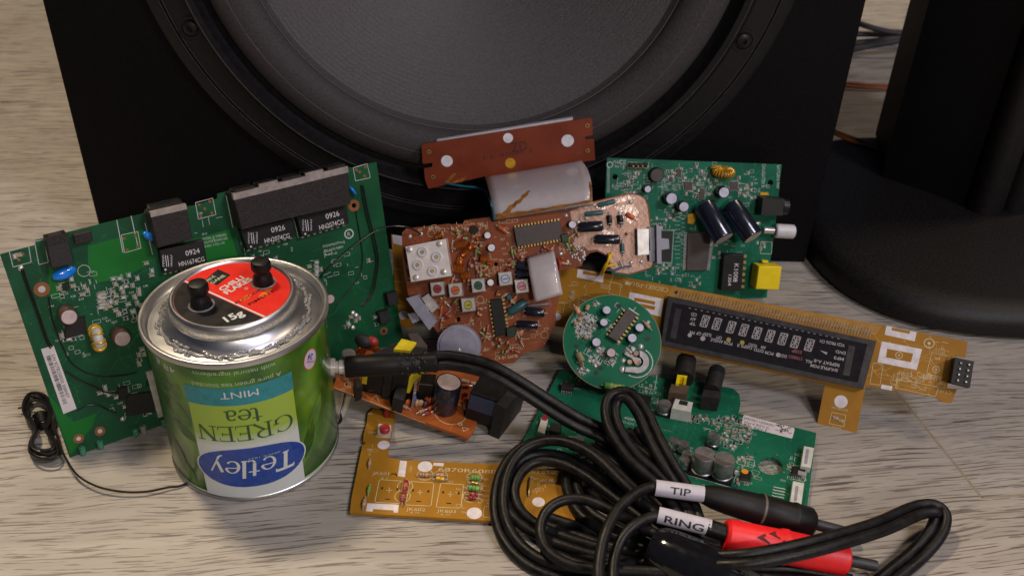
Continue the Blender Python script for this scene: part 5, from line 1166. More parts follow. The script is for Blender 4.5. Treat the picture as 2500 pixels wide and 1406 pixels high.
# grey folded flex in front of the board
rb = [C5(1060, 530), C5(1262, 473), C5(1325, 788), C5(1120, 845)]; b = MB().use(ribbonm)
A, B_, C_, D_ = [Vector(q.P(*p, .9)) for p in rb]; vs = []; N_ = 14
for i in range(N_ + 1):
    t = i / N_; z = .15 + .85 * math.sin(min(1, t * 2.2) * math.pi / 2) ** .7 
    for s_ in range(9): u_ = s_ / 8; p = (A.lerp(B_, u_)).lerp(D_.lerp(C_, u_), t); vs.append((p.x, p.y, z + .05 * math.sin(u_ * 3.1)))
b.add(vs, [(i * 9 + j, i * 9 + j + 1, i * 9 + j + 10, i * 9 + j + 9) for i in range(N_) for j in range(8)], True)
o = b.build("ribbon_cover", q.e, recalc=False); sm_ = o.modifiers.new("thickness", 'SOLIDIFY'); sm_.thickness = .0012
q.silk.use(silkd)
for t, x, y, h_, w_, in (("ANT", 262, 310, 6, 12), ("IC1", 345, 300, 5, 10), ("L1", 400, 300, 5, 7), ("C3", 500, 300, 5, 8), ("R1", 556, 280, 5, 8), ("D1", 648, 262, 5, 8), ("R2", 705, 262, 5, 8), ("C2", 600, 295, 5, 8), ("CX", 645, 1010, 8, 14), ("CX-01 SAMB", 905, 1258, 8, 56), ("C21", 760, 1200, 6, 12), ("C22", 1010, 1190, 6, 12), ("C31", 1205, 1045, 6, 12), ("IC2", 860, 640, 6, 12), ("R5", 905, 300, 6, 10), ("R7", 880, 380, 6, 10), ("L3", 910, 700, 6, 10)):
    q.text(t, C5(x, y), h_, qt, wid=w_, h=.008)
for x, y in ((345, 335), (520, 320), (600, 320), (665, 320), (440, 840), (960, 570), (1030, 560), (940, 900), (710, 830), (600, 1040), (1190, 1090)):
    c = q.P(*C5(x, y)); q.silk.lathe([(.20, .007), (.18, .0075)], (c[0], c[1], 0), n=18, close=False)
q.marks(1180, 560, 150, 20, 40, AQ); q.marks(1240, 640, 60, 50, 40, AQ); q.marks(1200, 800, 120, 70, 60, AQ); q.marks(1380, 590, 50, 30, 24, AQ); q.marks(1060, 760, 60, 40, 20, AQ)
q.finish()
# red-brown display panel above, leaning on the loudspeaker frame
z_ = Board.lean("display_panel", "", (-3, 47.6, 0), (6, 47.6, 0), 12)
for k_ in ("label", "category"): del z_.e[k_]
zt = ((1029, 355), (1444, 288)); AZ = z_.ang(*zt); D5 = lambda x, y: (940 + x / 3.196, 260 + y / 3.196)
z_.plate([(1029, 356), (1033, 352), (1440, 288), (1446, 290), (1447, 330), (1429, 334), (1429, 341), (1450, 340), (1453, 391), (1419, 396), (1184, 431), (1046, 461), (1038, 440), (1035, 412), (1055, 408), (1056, 398), (1032, 400)], brown_d)
b = MB().use(whitep); b.prism([z_.P(*p, -.35) for p in ((1067, 341), (1398, 286), (1400, 320), (1070, 370))], -.5, -.17); b.build("display_backing", z_.e)
for x, y, R_ in ((483, 427, 14), (960, 247, 12), (1425, 268, 15)): z_.dot(*D5(x, y), R_, K("bright_white", (.80, .78, .80), .5), name="white_spot")
z_.dot(*D5(978, 443), 12.5, gold, name="gold_spot")
for x, y in ((345, 355), (376, 550), (1580, 150), (1581, 345)): z_.hole_ring(*D5(x, y), 5, .55, m=brass, name="eyelet")
mk = MB().use(K("marker_pen", (.05, .018, .012), .6)); z_.text("ZD", D5(1045, 312), 24, zt, mb=mk, wid=38, h=.01); z_.text("F1-4000-2", D5(960, 372), 9, zt, mb=mk, wid=120, h=.01); mk.build("marking", z_.e, recalc=False)
b = MB()
for pl in ([(455, 590), (540, 520), (560, 525), (490, 600)], [(500, 600), (640, 545), (600, 590)], [(450, 600), (560, 595), (470, 608)]): z_.poly([D5(*p) for p in pl], gluest, 0, .03, mb=b)
b.build("glue_smear", z_.e)
z_.e.parent = q.e; z_.e.matrix_parent_inverse = q.e.matrix_world.inverted()
# ribbon between them, bulging towards the viewer
lt, rt_ = [z_.world(z_.P3(*D5(*p), .03)) for p in ((780, 552), (1530, 424))]; lb_, rb_ = [q.world(q.P3(*D5(*p), .03)) for p in ((855, 888), (1620, 765))]
lm, rm = [], []
fwd = Vector((0, -1, .15)); NR = 16
b = MB().use(ribbonm); vs = []
edgeL = [D5(*p) for p in ((780, 552), (800, 620), (822, 700), (838, 790), (855, 888))]; edgeR = [D5(*p) for p in ((1530, 424), (1582, 500), (1608, 590), (1617, 680), (1620, 765))]
def samp(e, t): P_ = smooth([(a, b_, 0) for a, b_ in e], 6); x = t * (len(P_) - 1); i = min(int(x), len(P_) - 2); return P_[i].lerp(P_[i + 1], x - i)
def surf(t, u_, off=0.0):
    y0 = lt.y + (lb_.y - lt.y) * t; bulge = 1.5 * math.sin(math.pi * min(1, t * 1.0)) ** .8
    pl, pr_ = samp(edgeL, t), samp(edgeR, t); p = pl.lerp(pr_, u_); return on_y(p.x, p.y, y0 - bulge - off)
for i in range(NR + 1):
    for j_ in range(13): vs.append(q.loc(surf(i / NR, j_ / 12)))
b.add(vs, [(i * 13 + j_, i * 13 + j_ + 1, i * 13 + j_ + 14, i * 13 + j_ + 13) for i in range(NR) for j_ in range(12)], True)
rbn = b.build("ribbon_cable", q.e, recalc=False); sm_ = rbn.modifiers.new("thickness", 'SOLIDIFY'); sm_.thickness = .0006
b = MB().use(gluest)
def strip_on(pts, w0, w1):     # stain strip along (u, t) points on the ribbon
    vs = []; n = 14; P_ = smooth([(a, c, 0) for a, c in pts], 5); m_ = len(P_)
    for i, p in enumerate(P_):
        f_ = i / (m_ - 1); w = (w0 + (w1 - w0) * f_) * (1 + .35 * math.sin(i * 1.9)); d = (P_[min(i + 1, m_ - 1)] - P_[max(i - 1, 0)]).normalized(); n_ = Vector((-d.y, d.x, 0)) * w
        for s_ in (1, -1): e = p + n_ * s_; vs.append(q.loc(surf(max(0, min(1, e.y)), max(0, min(1, e.x)), .11)))
    b.add(vs, [(2 * i, 2 * i + 1, 2 * i + 3, 2 * i + 2) for i in range(m_ - 1)], True)
strip_on([(0, .10), (.25, .10), (.5, .085), (.75, .09), (1, .08)], .05, .03)
strip_on([(.44, .36), (.38, .50), (.28, .68), (.18, .80), (.08, .98)], .014, .035); strip_on([(.02, .92), (.3, .93), (.6, .92), (1, .90)], .045, .025)
strip_on([(.98, .04), (.88, .12), (.82, .17)], .02, .008); strip_on([(1, .9), (.985, .5), (.99, .2)], .012, .006)
b.build("glue_stain", rbn, recalc=False)
b = MB().use(tealwire); b.tube(smooth([q.loc(z_.world(z_.P3(*D5(x, y), z))) for x, y, z in ((475, 600, .1), (540, 612, .3), (620, 625, .4), (700, 632, .5), (760, 650, .6), (800, 690, .7))] + [q.loc(q.world(q.P3(*D5(x, y), z))) for x, y, z in ((828, 760, .9), (842, 820, .5), (848, 885, .1))], 6), .06, 8); b.build("teal_wire", q.e)
# ================================================================== round green board
Ob = at(1494, 950, .85)
c_ = Board("round_board", "small round green circuit board with white-topped capacitors, propped on the flat green board", Ob, (1, -.02, 0), Vector((0, math.sin(math.radians(52)), math.cos(math.radians(52)))))
E5 = lambda x, y: (1340 + x / 5.407, 700 + y / 5.407)
ctr = Vector(c_.P(*E5(835, 725))); Rr = (Vector(c_.P(*E5(200, 725))) - ctr).length; Rr = (Rr + (Vector(c_.P(*E5(1472, 725))) - ctr).length + (Vector(c_.P(*E5(835, 82))) - ctr).length + (Vector(c_.P(*E5(835, 1368))) - ctr).length) / 4
b = MB().use(green_c); c_.out = [(ctr.x + Rr * math.cos(i / 96 * 6.28319), ctr.y + Rr * math.sin(i / 96 * 6.28319)) for i in range(96)]; b.prism(c_.out, -.16, 0); b.build("board", c_.e)
b = MB().use(edge_m); b.lathe([(Rr - .003, .002), (Rr - .03, .003)], (ctr.x, ctr.y, 0), n=96, close=False); b.build("board_edge", c_.e)
ch = (E5(780, 680), E5(1050, 290)); AC = c_.ang(*ch)
for x, y, R_, t_ in ((765, 305, 10.8, capt_w), (728, 468, 10.2, capt_w), (1200, 537, 11.3, capt_w), (1103, 675, 11.8, capt_w), (630, 728, 11.5, capt_w), (825, 868, 11.8, capt_p)): c_.cap(*E5(x, y), R_, .5, caps_b, t_, vent=False)
c_.chip([E5(780, 650), E5(1035, 290), E5(1170, 365), E5(900, 725)], .32, icgrey, 8, (0, 2), pinm=brass, name="chip", pl=.14)
for cx, cy, rx, ry, n in ((480, 480, 150, 120, 22), (450, 620, 130, 70, 12), (620, 240, 30, 70, 3), (690, 860, 60, 50, 6), (820, 1000, 50, 40, 5), (560, 950, 40, 40, 4), (640, 1020, 40, 30, 3), (450, 1120, 70, 50, 6), (1080, 830, 50, 40, 5), (1290, 500, 40, 40, 2)):
    x, y = E5(cx, cy); c_.field(x, y, rx / 5.4, ry / 5.4, n, AC, .17, .085, "tbww", min_d=.14)
for x, y in ((380, 300), (500, 300), (440, 370), (400, 440), (350, 500), (480, 680), (510, 270)): p = c_.P(*E5(x, y)); b = MB().use(tan); b.ball((p[0], p[1], .15), .13, 1, .8, 1, 10); b.build("ceramic_capacitor", c_.e)
c_.rod(E5(350, 270), E5(400, 350), 6, K("peach_body", (.6, .3, .2), .4)); c_.rod(E5(1265, 475), E5(1330, 545), 4.5, tan); c_.rod(E5(385, 870), E5(440, 990), 9, K("crystal_amber", (.30, .27, .13), .35, trans=.2), "crystal"); c_.rod(E5(395, 1010), E5(440, 1045), 3, redm)
for x, y in ((925, 258), (360, 785), (620, 1135), (1300, 690), (680, 1075)): c_.hole_ring(*E5(x, y), 6.5, .9, m=green_c, name="drill_hole")
for x, y, R_ in ((1210, 790, .17), (1105, 830, .13), (1015, 875, .13), (980, 970, .14), (970, 1090, .18), (650, 1005, .1), (615, 1045, .1), (915, 745, .08)): c_.solder_blob(*E5(x, y), R_)
pot = MB().use(K("pot_metal", (.50, .46, .44), .38, metal=.5)); pc = Vector(c_.P(*E5(1165, 1000))); kk = c_.k(*E5(1165, 1000)) / 5.407
def pp(x, y): return c_.P(*E5(x, y))
arcO = [(pp(1165 + 150 * math.cos(math.radians(a)), 1000 + 150 * math.sin(math.radians(a)))) for a in range(-75, 116, 12)]; arcI = [(pp(1165 + 75 * math.cos(math.radians(a)), 1000 + 75 * math.sin(math.radians(a)))) for a in range(115, -76, -12)]
pot.prism(arcO + [pp(1000, 1130), pp(1010, 1070)] + arcI + [pp(1190, 850)], .12, .2); pot.prism([pp(1010, 870), pp(1110, 935), pp(1200, 960), pp(1215, 1010), pp(1170, 1050), pp(1120, 1010), pp(1090, 960), pp(990, 900)], .14, .22)
po_ = pot.build("trimmer", c_.e); b = MB().use(copper); 
for x, y, R_ in ((1160, 1005, .16), (1085, 930, .1), (1060, 1005, .12), (1145, 890, .13)): p = c_.P(*E5(x, y)); b.lathe([(R_, .2), (R_, .24), (0, .24)], (p[0], p[1], 0), n=16, close=False)
b.build("contact", po_)
pts = [pp(1165 + 205 * math.cos(math.radians(a)), 1000 + 195 * math.sin(math.radians(a))) for a in range(-55, 125, 8)]; c_.silk.use(silkw)
for a_, b_ in zip(pts, pts[1:]): c_.silk.line(a_, b_, .05, .004)
c_.rod(E5(735, 1300), E5(1000, 1340), 8.5, greenb, "resistor", bands=((.3, tan), (.5, brass), (.7, tan)), h=.18)
pts = [E5(1060, 285), E5(1185, 370)]; c_.path(pts, .05)
c_.marks(*E5(480, 520), 28, 28, 60, AC); c_.marks(*E5(700, 900), 40, 24, 24, AC); c_.marks(*E5(1000, 500), 60, 50, 14, AC)
c_.finish()
# ================================================================== flat green board, lower right
l = Board("flat_board", "large green circuit board lying flat on the floor under the cable, with a paper label", (8, 34, .30), (1, 0, 0), (0, 1, 0))
lt_ = ((1400, 912), (1985, 1056)); AL = l.ang(*lt_); G5 = lambda x, y: (1560 + x / 5.022, 980 + y / 5.022)
import itertools
ovh = [l.P(1881 + 31 * math.cos(a) * math.cos(.17) - 21 * math.sin(a) * math.sin(.17), 1137 + 31 * math.cos(a) * math.sin(.17) + 21 * math.sin(a) * math.cos(.17)) for a in [i / 28 * 6.283 for i in range(28)]]
hol = [l.P(1794 + 7 * math.cos(a), 1018 + 6 * math.sin(a)) for a in [i / 12 * 6.283 for i in range(12)]]
l.plate([(1366, 905), (1500, 905), (1640, 926), (1700, 930), (1740, 940), (1790, 948), (1805, 962), (1808, 985), (1803, 1009), (1993, 1056), (1969, 1250), (1640, 1190), (1265, 1098)], green_l, holes=[ovh, hol])
l.traces((1300, 930, 1980, 1230), 200, trace_r, AL).build("copper_traces", l.e, recalc=False)
for x, y, R_, hh in ((1744, 1064, 12, .55), (1646, 1074, 11, .5), (1670, 1082, 11, .5), (1677, 1106, 10, .5), (1671, 1121, 11, .5), (1623, 985, 14, .55), (1721, 1107, 22, 1.05), (1769, 1119, 22, 1.05), (1412, 1072, 12, .5), (1478, 1078, 12, .5)):
    p = l.P(x, y, hh); R_ *= l.k(x, y, hh); b = MB().use(alud if R_ > .35 else alu); b.box((p[0], p[1], 0), R_ * 2.25, R_ * 2.25, .08, AL) if False else None
    b.lathe([(R_ * 1.03, .08), (R_ * 1.03, .14), (R_ * .94, .17), (R_ * .94, .20), (R_, .24), (R_, hh - .05), (R_ * .94, hh), (0, hh)], (p[0], p[1], 0), n=28, close=False)
    o = b.build("capacitor", l.e); b = MB().use(black); b.box((p[0], p[1], 0), R_ * 2.15, R_ * 2.15, .09, AL)
    hf = [(p[0] + R_ * .9 * math.cos(t), p[1] + R_ * .9 * math.sin(t)) for t in [AL - 2.9 + i * .17 for i in range(15)]]; b.use(icgrey); b.prism(hf, hh + .002, hh + .006); b.build("top_mark", o)
for qd in ([(1648, 972), (1692, 981), (1686, 1004), (1640, 995)],):
    W_ = l.block("white_connector", qd, .7, creamp); b = MB().use(blackm); b.prism([l.P(*p, .71) for p in ((1660, 976), (1680, 980), (1678, 990), (1657, 986))], .6, .715); b.build("socket", W_)
for qd in ([(1963, 1087), (1988, 1092), (1980, 1140), (1955, 1136)], [(1936, 1172), (1964, 1178), (1956, 1235), (1928, 1229)]):
    W_ = l.block("white_connector", qd, .35, creamp); b = MB().use(greyp); cx = sum(p[0] for p in qd) / 4; cy = sum(p[1] for p in qd) / 4; b.prism([l.P(*p, .36) for p in ((cx - 3, cy - 18), (cx + 4, cy - 17), (cx - 1, cy + 18), (cx - 8, cy + 17))], .3, .365); b.build("socket", W_)
lbm = MB(); l.poly([(1818, 1013), (1938, 1044), (1940, 1048), (1935, 1068), (1932, 1070), (1812, 1039), (1810, 1035), (1815, 1015)], labelp, 0, .012, mb=lbm)
ldr = ((1816, 1025), (1935, 1056)); l.text("0002011020001", (1853, 1029), 7, ldr, mb=(lbm.use(inkblack)), h=.014, wid=58); l.text("Hard REV.C", (1848, 1037), 7, ldr, mb=lbm, h=.014, wid=48); l.text("Soft REV.F", (1844, 1044), 7, ldr, mb=lbm, h=.014, wid=46)
for i in range(26):
    c = l.P(random.uniform(1898, 1930), 0) if False else None; x = random.uniform(1898, 1928); y = 1046 + (x - 1898) * .25 + random.uniform(-9, 9); s0_ = l.P(x, y); a = random.random() * 3; lbm.line(s0_, (s0_[0] + .13 * math.cos(a), s0_[1] + .13 * math.sin(a)), .035, .014, .002)
lbm.build("paper_label", l.e)
# jacks on the far edge
def jk(a, b__, R_, body, bodym, nm):
    A = l.P3(*a, R_ + .1); B_ = l.P3(*b__, R_ + .1); d_ = (B_ - A); L_ = d_.length; d_.normalize()
    m_ = MB().use(bodym); m_.prism([l.P(*p, .85) for p in body], 0, .85); o = m_.build(nm, l.e)
    m_ = MB().use(blackm); m_.lathe([(R_, 0), (R_, L_), (R_ * .8, L_ + .04), (R_ * .55, L_ + .04), (R_ * .5, L_ * .6), (0, L_ * .6)], A, d_, 28, close=True); m_.build("barrel", o); return o
j1 = jk((1668, 925), (1676, 880), .52, ((1640, 937), (1682, 941), (1676, 962), (1633, 957)), K("brown_metal", (.10, .065, .04), .45), "phono_jack")
b = MB().use(yellp); b.prism([l.P(*p, 1.0) for p in ((1654, 914), (1678, 917), (1676, 924), (1670, 924), (1671, 920), (1660, 919), (1658, 936), (1650, 935))], .1, 1.0); b.build("clip", j1)
j2 = jk((1738, 955), (1751, 905), .42, ((1718, 950), (1762, 955), (1756, 972), (1713, 968)), blackm, "headphone_jack")
for qd, hh, m_ in (([(1810, 1148), (1835, 1150), (1832, 1172), (1806, 1168)], .15, ickblk), ([(1935, 1136), (1968, 1142), (1964, 1162), (1932, 1157)], .15, ickblk), ([(1344, 1030), (1372, 1034), (1366, 1056), (1340, 1050)], .5, blackm), ([(1560, 960), (1592, 966), (1586, 985), (1552, 978)], .15, ickblk), ([(1420, 1085), (1520, 1110), (1500, 1145), (1405, 1120)], .4, blackm), ([(1372, 932), (1402, 936), (1398, 950), (1370, 946)], .3, blackm), ([(1720, 1088), (1740, 1092), (1738, 1100), (1718, 1096)], .1, ickblk)):
    l.chip(qd, hh, m_, 7, (2,), name="chip", pl=.08)
l.dot(1817, 1156, 7, K("orange_dot", (.80, .28, .02), .5), h=.165, name="paint_dot")
l.block("edge_connector", [(1322, 1018), (1338, 1022), (1330, 1058), (1312, 1052)], .3, creamp); l.block("edge_connector", [(1326, 1010), (1338, 1012), (1334, 1026), (1322, 1023)], .34, redm)
b = MB().use(solder); 
p = l.P(1956, 1162); b.box((p[0], p[1], 0), .35, .25, .2, AL); b.build("crystal", l.e)
for cx, cy, rx, ry, n in ((1704, 1022, 26, 10, 10), (1780, 1040, 46, 18, 16), (1800, 1065, 40, 22, 16), (1770, 1090, 30, 12, 7), (1820, 1120, 18, 8, 5), (1640, 1120, 30, 25, 8), (1610, 1090, 30, 15, 6), (1570, 1070, 15, 20, 3), (1800, 1170, 12, 24, 5), (1460, 920, 30, 8, 4), (1580, 950, 20, 12, 3), (1720, 1158, 50, 8, 3), (1370, 1070, 40, 14, 5), (1930, 1148, 8, 16, 2), (1700, 1130, 20, 30, 3), (1420, 925, 30, 6, 4)):
    l.field(cx, cy, rx, ry, n, AL, .19, .10, "ttkbw", min_d=.17)
l.rect([(1801, 1114), (1843, 1124), (1839, 1142), (1799, 1131)], .025); l.rect([(1937, 1135), (1971, 1141), (1964, 1176), (1932, 1168)], .025); l.path([(1384, 928), (1382, 944), (1460, 958)], .03); l.path([(1604, 915), (1598, 952), (1560, 943)], .03); l.path([(1560, 985), (1600, 1004), (1608, 970)], .03); l.path([(1682, 1160), (1785, 1190)], .03)
l.text("400M", (1538, 1022), 8, lt_, wid=24); l.text("H1D-0212", (1530, 1031), 7, lt_, wid=30); l.text("REV.______", (1618, 1044), 6, lt_, wid=36)
for i in range(6):
    for j_ in range(3): l.silk.line(l.P(1890 + j_ * 10 - i * 1.5, 1188 + i * 7 + j_ * 2), l.P(1897 + j_ * 10 - i * 1.5, 1190 + i * 7 + j_ * 2), .05, .003)
l.marks(1780, 1050, 70, 36, 80, AL); l.marks(1640, 1110, 60, 40, 40, AL); l.marks(1800, 1150, 50, 40, 40, AL); l.marks(1590, 960, 60, 30, 30, AL); l.marks(1360, 1040, 60, 60, 40, AL); l.marks(1940, 1160, 30, 60, 20, AL); l.marks(1420, 935, 60, 14, 16, AL)
for i in range(30): x, y = random.uniform(1600, 1970), random.uniform(1010, 1200); l.dot(x, y + (x - 1600) * .1, 2.2, brass, mb=l.silk, h=.006) if l.inside(l.P(x, y + (x - 1600) * .1)) else None
l.finish()
# ================================================================== amber board lying in front
m = Board("socket_board", "amber L-shaped circuit board lying flat on the floor, right of the tea tin", (-3, 31, .25), (1, 0, 0), (0, 1, 0))
mt = ((975, 1122), (1340, 1140)); AM = m.ang(*mt); B5 = lambda x, y: (780 + x / 2.87, 800 + y / 2.87)
nt_ = [m.P(*B5(*p)) for p in ((490, 1025), (505, 1015), (530, 1015), (545, 1028), (540, 1040), (530, 1028), (505, 1028), (495, 1038))]
m.plate([(905, 1002), (911, 997), (965, 1009), (945, 1114), (975, 1122), (1240, 1134), (1375, 1150), (1410, 1153), (1403, 1276), (1210, 1271), (854, 1250), (858, 1215), (885, 1084), (890, 1084), (893, 1078), (886, 1076), (888, 1058), (894, 1040), (898, 1009)], amber, holes=[nt_])
w = MB()
def wm(px, z=.01, m_=silkw): m.poly(px, m_, 0, z, "white_patch")
wm([B5(565, 930), B5(613, 935), B5(598, 1045), B5(548, 1038)]); wm([B5(800, 945), B5(872, 948), B5(868, 970), B5(796, 965)]); wm([B5(335, 1228), B5(556, 1238), B5(550, 1295), B5(520, 1293), B5(518, 1278), B5(376, 1268), B5(372, 1286), B5(325, 1283)])
for x, y, R_ in ((450, 820, 13), (740, 972, 16), (1085, 1298, 17), (1408, 1018, 13), (1535, 1220, 14)): m.dot(*B5(x, y), R_ * .95, silkw, name="white_spot")
m.silk.use(silkd)
for x0, y0, x1, y1 in ((405, 1062, 565, 1222), (620, 1075, 782, 1240), (835, 1087, 990, 1255)):
    m.rect([B5(x0 + 15, y0), B5(x1 + 20, y0 + 12), B5(x1, y1 + 8), B5(x0 - 18, y1)], .035)
    cx, cy = (x0 + x1) / 2 + 4, (y0 + y1) / 2 - 5; m.path([B5(cx - 17, cy), B5(cx + 17, cy + 1)], .03); m.path([B5(cx, cy - 17), B5(cx - 1, cy + 17)], .03)
    hb = MB().use(jackbr)
    for dx, dy, w_, h_ in ((-50, -15, .09, .12), (58, -8, .09, .12), (-10, 62, .22, .05)): c = m.P(*B5(cx + dx, cy + dy)); hb.box((c[0], c[1], .001), w_, h_, .01, AM)
    hb.build("pad_holes", m.e)
m.rect([B5(1155, 1250), B5(1240, 1255), B5(1230, 1330), B5(1145, 1325)], .03)
for t, x, y, hp, w_ in (("6870R6080H", 1068, 1000, 11, 138), ("JK601", 430, 1018, 9, 34), ("2 3", 455, 1052, 5, 14), ("JK602", 675, 1270, 9, 40), ("JK603", 890, 1282, 9, 40), ("4L_SW", 668, 1293, 5, 20), ("4L_SW", 882, 1306, 5, 20), ("B7", 1012, 1262, 5, 8), ("R602", 1165, 1060, 5, 12), ("R611", 1165, 1105, 5, 12), ("R622", 1165, 1140, 5, 12), ("C2602", 1158, 1175, 5, 16), ("ZD601", 1160, 1207, 5, 22), ("R612", 915, 1075, 5, 14), ("R601", 728, 1056, 5, 14), ("2003.07.02", 1555, 1010, 10, 72), (">PC-FR<", 1600, 1072, 9, 34), ("L604", 370, 732, 6, 16), ("R613", 1195, 1230, 5, 14)):
    m.text(t, B5(x, y), hp, mt, wid=w_, h=.014)
m.text("C650", B5(637, 990), 6, (B5(630, 1020), B5(645, 960)), wid=18)
for a_, b_, R_, m_, bd in (((700, 1028), (760, 1028), 4.5, tan, ((.3, redm), (.6, redm))), ((815, 1030), (870, 1032), 4.5, tan, ((.5, redm),)), ((815, 1055), (875, 1058), 4.5, gold, ((.5, brass),)), ((1062, 1048), (1125, 1052), 6.5, greenb, ((.3, teal), (.6, redm))), ((1062, 1085), (1110, 1088), 4, brass, ()), ((1045, 1120), (1120, 1127), 6.5, greenb, ((.3, teal), (.6, redm))), ((1050, 1165), (1108, 1166), 5, redm, ((.4, tan), (.7, black))), ((1045, 1190), (1100, 1192), 4.5, redm, ((.5, black),)), ((608, 1072), (596, 1140), 5, redm, ((.4, tan), (.6, tan))), ((590, 1150), (580, 1220), 5, redm, ((.4, tan), (.6, greyp))), ((352, 930), (348, 960), 3.5, tan, ()), ((350, 1110), (343, 1150), 3.5, greenb, ()), ((318, 1200), (308, 1245), 4, tan, ()), ((1478, 1060), (1468, 1160), 3, brass, ())):
    m.rod(B5(*a_), B5(*b_), R_, m_, "resistor", bands=bd)
for x, y in ((740, 1028), (845, 1040), (1085, 1050), (1085, 1125), (600, 1110), (582, 1180), (1060, 1180)):
    c = m.P(*B5(x, y)); m.silk.lathe([(.36, .007), (.33, .0075)], (c[0], c[1], 0), n=20, close=False)
bt = m.block("push_button", [B5(412, 668), B5(500, 680), B5(495, 735), B5(405, 722)], .35, creamp); p = m.P(*B5(457, 693), .6); b = MB().use(K("button_red", (.38, .02, .03), .4)); b.cyl((p[0], p[1], .3), (0, 0, 1), .24, .3, 22, .04); b.build("button_cap", bt)
b = MB().use(black); b.prism([m.P(*B5(*t)) for t in ((405, 735), (495, 748), (493, 765), (403, 752))], 0, .2); b.build("button_base", bt)
m.rect([B5(410, 700), B5(505, 712), B5(488, 772), B5(398, 765)], .03)
b = MB().use(redm); p = m.P(*B5(470, 585), .3); b.lathe([(.16, 0), (.16, .3), (.10, .42), (0, .45)], (p[0], p[1], 0), n=16); b.build("led", m.e)
c = m.P(*B5(362, 612)); m.marks(900, 1060, 20, 60, 10, AM); m.marks(1330, 1180, 40, 30, 12, AM); m.marks(1150, 1200, 60, 60, 14, AM)
m.finish()
# ================================================================== power supply board
Aq, Bq = at(813, 944, 1.5), at(1146, 1070, .35); uq = (Bq - Aq).normalized(); bk = Vector((0, 0, 1)).cross(uq).normalized()
w_ = Board("power_board", "orange power supply circuit board with one big black capacitor, partly under the cable plug", Aq, uq, bk)
P5 = lambda x, y: (800 + x / 4.63, 820 + y / 4.63); pt_ = ((813, 944), (1146, 1070)); AW = 0.0
w_.plate([(813, 944), (1143, 1070), (1160, 1046), (1195, 925), (1195, 895), (1000, 850), (850, 860), (828, 905)], brown_p)
cpo = w_.cap(1096, 932, 27, 1.75, caps_b, capt_p)
c = w_.P(1100, 1008); w_.silk.use(silkd); w_.silk.lathe([(.78, .01), (.75, .0105)], (c[0], c[1], 0), n=40, close=False)
c = w_.P(*P5(240, 553)); [w_.silk.lathe([(k_, .01), (k_ - .03, .0105)], (c[0], c[1], 0), n=24, close=False) for k_ in (.22, .12)]
c = w_.P(*P5(1497, 995)); w_.silk.lathe([(.11, .01), (.06, .0105)], (c[0], c[1], 0), n=16, close=False)
w_.path([P5(1520, 1030), P5(1600, 1048), P5(1535, 1078), P5(1520, 1030)], .03); w_.path([P5(330, 655), P5(410, 635)], .03); w_.path([P5(500, 715), P5(550, 670), P5(580, 745)], .03); w_.text("C7", P5(185, 598), 5, pt_, wid=9); w_.path([P5(60, 575), P5(720, 830)], .02); w_.path([P5(60, 585), P5(1100, 985)], .02)
w_.traces((830, 900, 1150, 1060), 20, K("trace_orange", (.45, .14, .03), .4), 0).build("copper_traces", w_.e, recalc=False)
tr_ = w_.block("transformer", [(890, 872), (962, 836), (1040, 850), (1002, 897)], 2.2, blackm)
b = MB().use(yell); A, B_, C_, D_ = [Vector(w_.P(*p, 1.7)) for p in ((898, 890), (970, 850), (1040, 868), (1004, 912))]
ce = (A + B_ + C_ + D_) / 4; ex = lambda p: tuple(ce + (p - ce) * 1.12); b.prism([ex(A), ex(B_), ex(C_), ex(D_)], .5, 1.55); b.build("winding_tape", tr_)
b = MB().use(blackm); e0 = A.lerp(D_, .42); e1 = A.lerp(D_, .60); dq = (D_ - A).normalized(); nq = Vector((dq.y, -dq.x)); nq = nq if nq.dot(A - B_) > 0 else -nq
b.prism([tuple(e0 + nq * .1), tuple(e1 + nq * .1), tuple(e1 + nq * .32), tuple(e0 + nq * .32)], 0, 2.25); b.build("core_leg", tr_)
b = MB().use(yell); b.prism([w_.P(*p, 2.35) for p in ((961, 853), (981, 827), (1017, 836), (1002, 856))], 2.2, 2.36); b.build("sticker", tr_)
w_.block("filter_block", [P5(300, 470), P5(355, 465), P5(400, 560), P5(330, 590)], .9, blackm); w_.block("heat_sink", [P5(990, 440), P5(1020, 440), P5(1000, 640), P5(968, 650)], 1.0, K("sink_alu", (.35, .30, .33), .4, metal=.6))
w_.block("coil", [P5(780, 560), P5(900, 590), P5(860, 720), P5(740, 690)], .9, blackm); w_.block("relay", [P5(1060, 420), P5(1230, 430), P5(1210, 560), P5(1040, 540)], 1.2, black)
for x, y, m_ in ((975, 740, blue), (1190, 640, blue), (1210, 625, blue), (900, 780, orange), (1110, 750, orange), (1160, 760, orange), (1060, 700, K("plum", (.10, .03, .05), .4)), (1540, 700, redm), (1550, 760, orange), (445, 485, orange), (1040, 790, tan), (1100, 800, K("plum", (.1, .03, .05), .4)), (1000, 790, tan), (1545, 830, tan)):
    p = w_.P(*P5(x, y)); b = MB().use(m_); b.ball((p[0], p[1], .2), .19, 1, .6, 1.1, 12, random.random() * 3); b.build("ceramic_capacitor", w_.e)
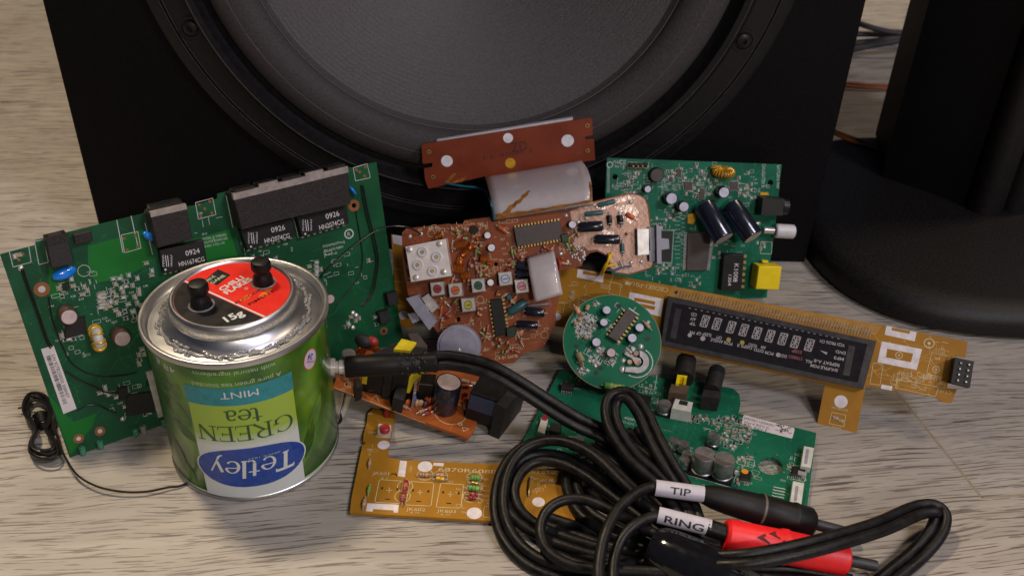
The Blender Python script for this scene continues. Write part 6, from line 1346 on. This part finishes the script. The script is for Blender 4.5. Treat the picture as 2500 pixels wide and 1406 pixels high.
for a_, b_, m_ in (((1030, 860), (1080, 840), tan), ((1130, 820), (1180, 800), orange), ((850, 790), (900, 810), tan), ((1520, 560), (1600, 560), orange), ((1520, 500), (1690, 550), tan), ((420, 600), (520, 620), black), ((1100, 880), (1160, 860), redm)): w_.rod(P5(*a_), P5(*b_), 4, m_, "resistor", bands=((.5, redm),))
for x, y, z, R_, m_ in ((410, 60, 1.6, .42, blackm), (500, 60, 1.7, .3, redm)): p = w_.P(*P5(x, y), z); b = MB().use(m_); b.ball((p[0], p[1], z), R_, 1.2, .8, .9, 14); b.build("varistor", w_.e)
for i in range(6): w_.wire("copper_lead", [(*P5(300 + i * 22, 190 + (i % 2) * 10), .1), (*P5(350 + i * 26, 130 - (i % 3) * 14), 1.3), (*P5(470 + i * 24, 150), 1.0), (*P5(560 + i * 14, 190), .1)], .05, wirecu, 6)
p = w_.P(*P5(240, 190), 1.6); b = MB().use(alu); b.cyl((p[0], p[1], 0), (0, 0, 1), .36, 1.6, 20, .05); b.build("capacitor", w_.e)
p = w_.P(*P5(1010, 10), 2.0); w_.block("film_capacitor", [P5(900, -30), P5(1020, -40), P5(1130, 110), P5(1010, 165)], 2.0, K("smoky_film", (.09, .07, .06), .3, coat=.4))
sk = w_.block("power_socket", [(1148, 956), (1178, 908), (1262, 934), (1219, 979)], 1.75, black, h0=-.1)
A, D_ = [Vector(w_.P(*p, 1.6)) for p in ((1149, 962), (1219, 985))]; dq = (D_ - A).normalized(); nq = Vector((dq.y, -dq.x)); b = MB().use(K("blue_black_panel", (.035, .05, .105), .35))  # blue-black panel over the upper front of the block
b.prism([tuple(A - nq * .1), tuple(A.lerp(D_, .95) - nq * .1), tuple(A.lerp(D_, .95) + nq * .09), tuple(A + nq * .09)], .75, 1.62); b.build("blue_face", sk)
b = MB().use(blackm); q4 = [Vector(w_.P(*p, 1.9)) for p in ((1212, 985), (1268, 920), (1290, 930), (1236, 998))]; b.prism([tuple(t) for t in q4], -.30, 1.9); b.build("flange", sk)
w_.finish()
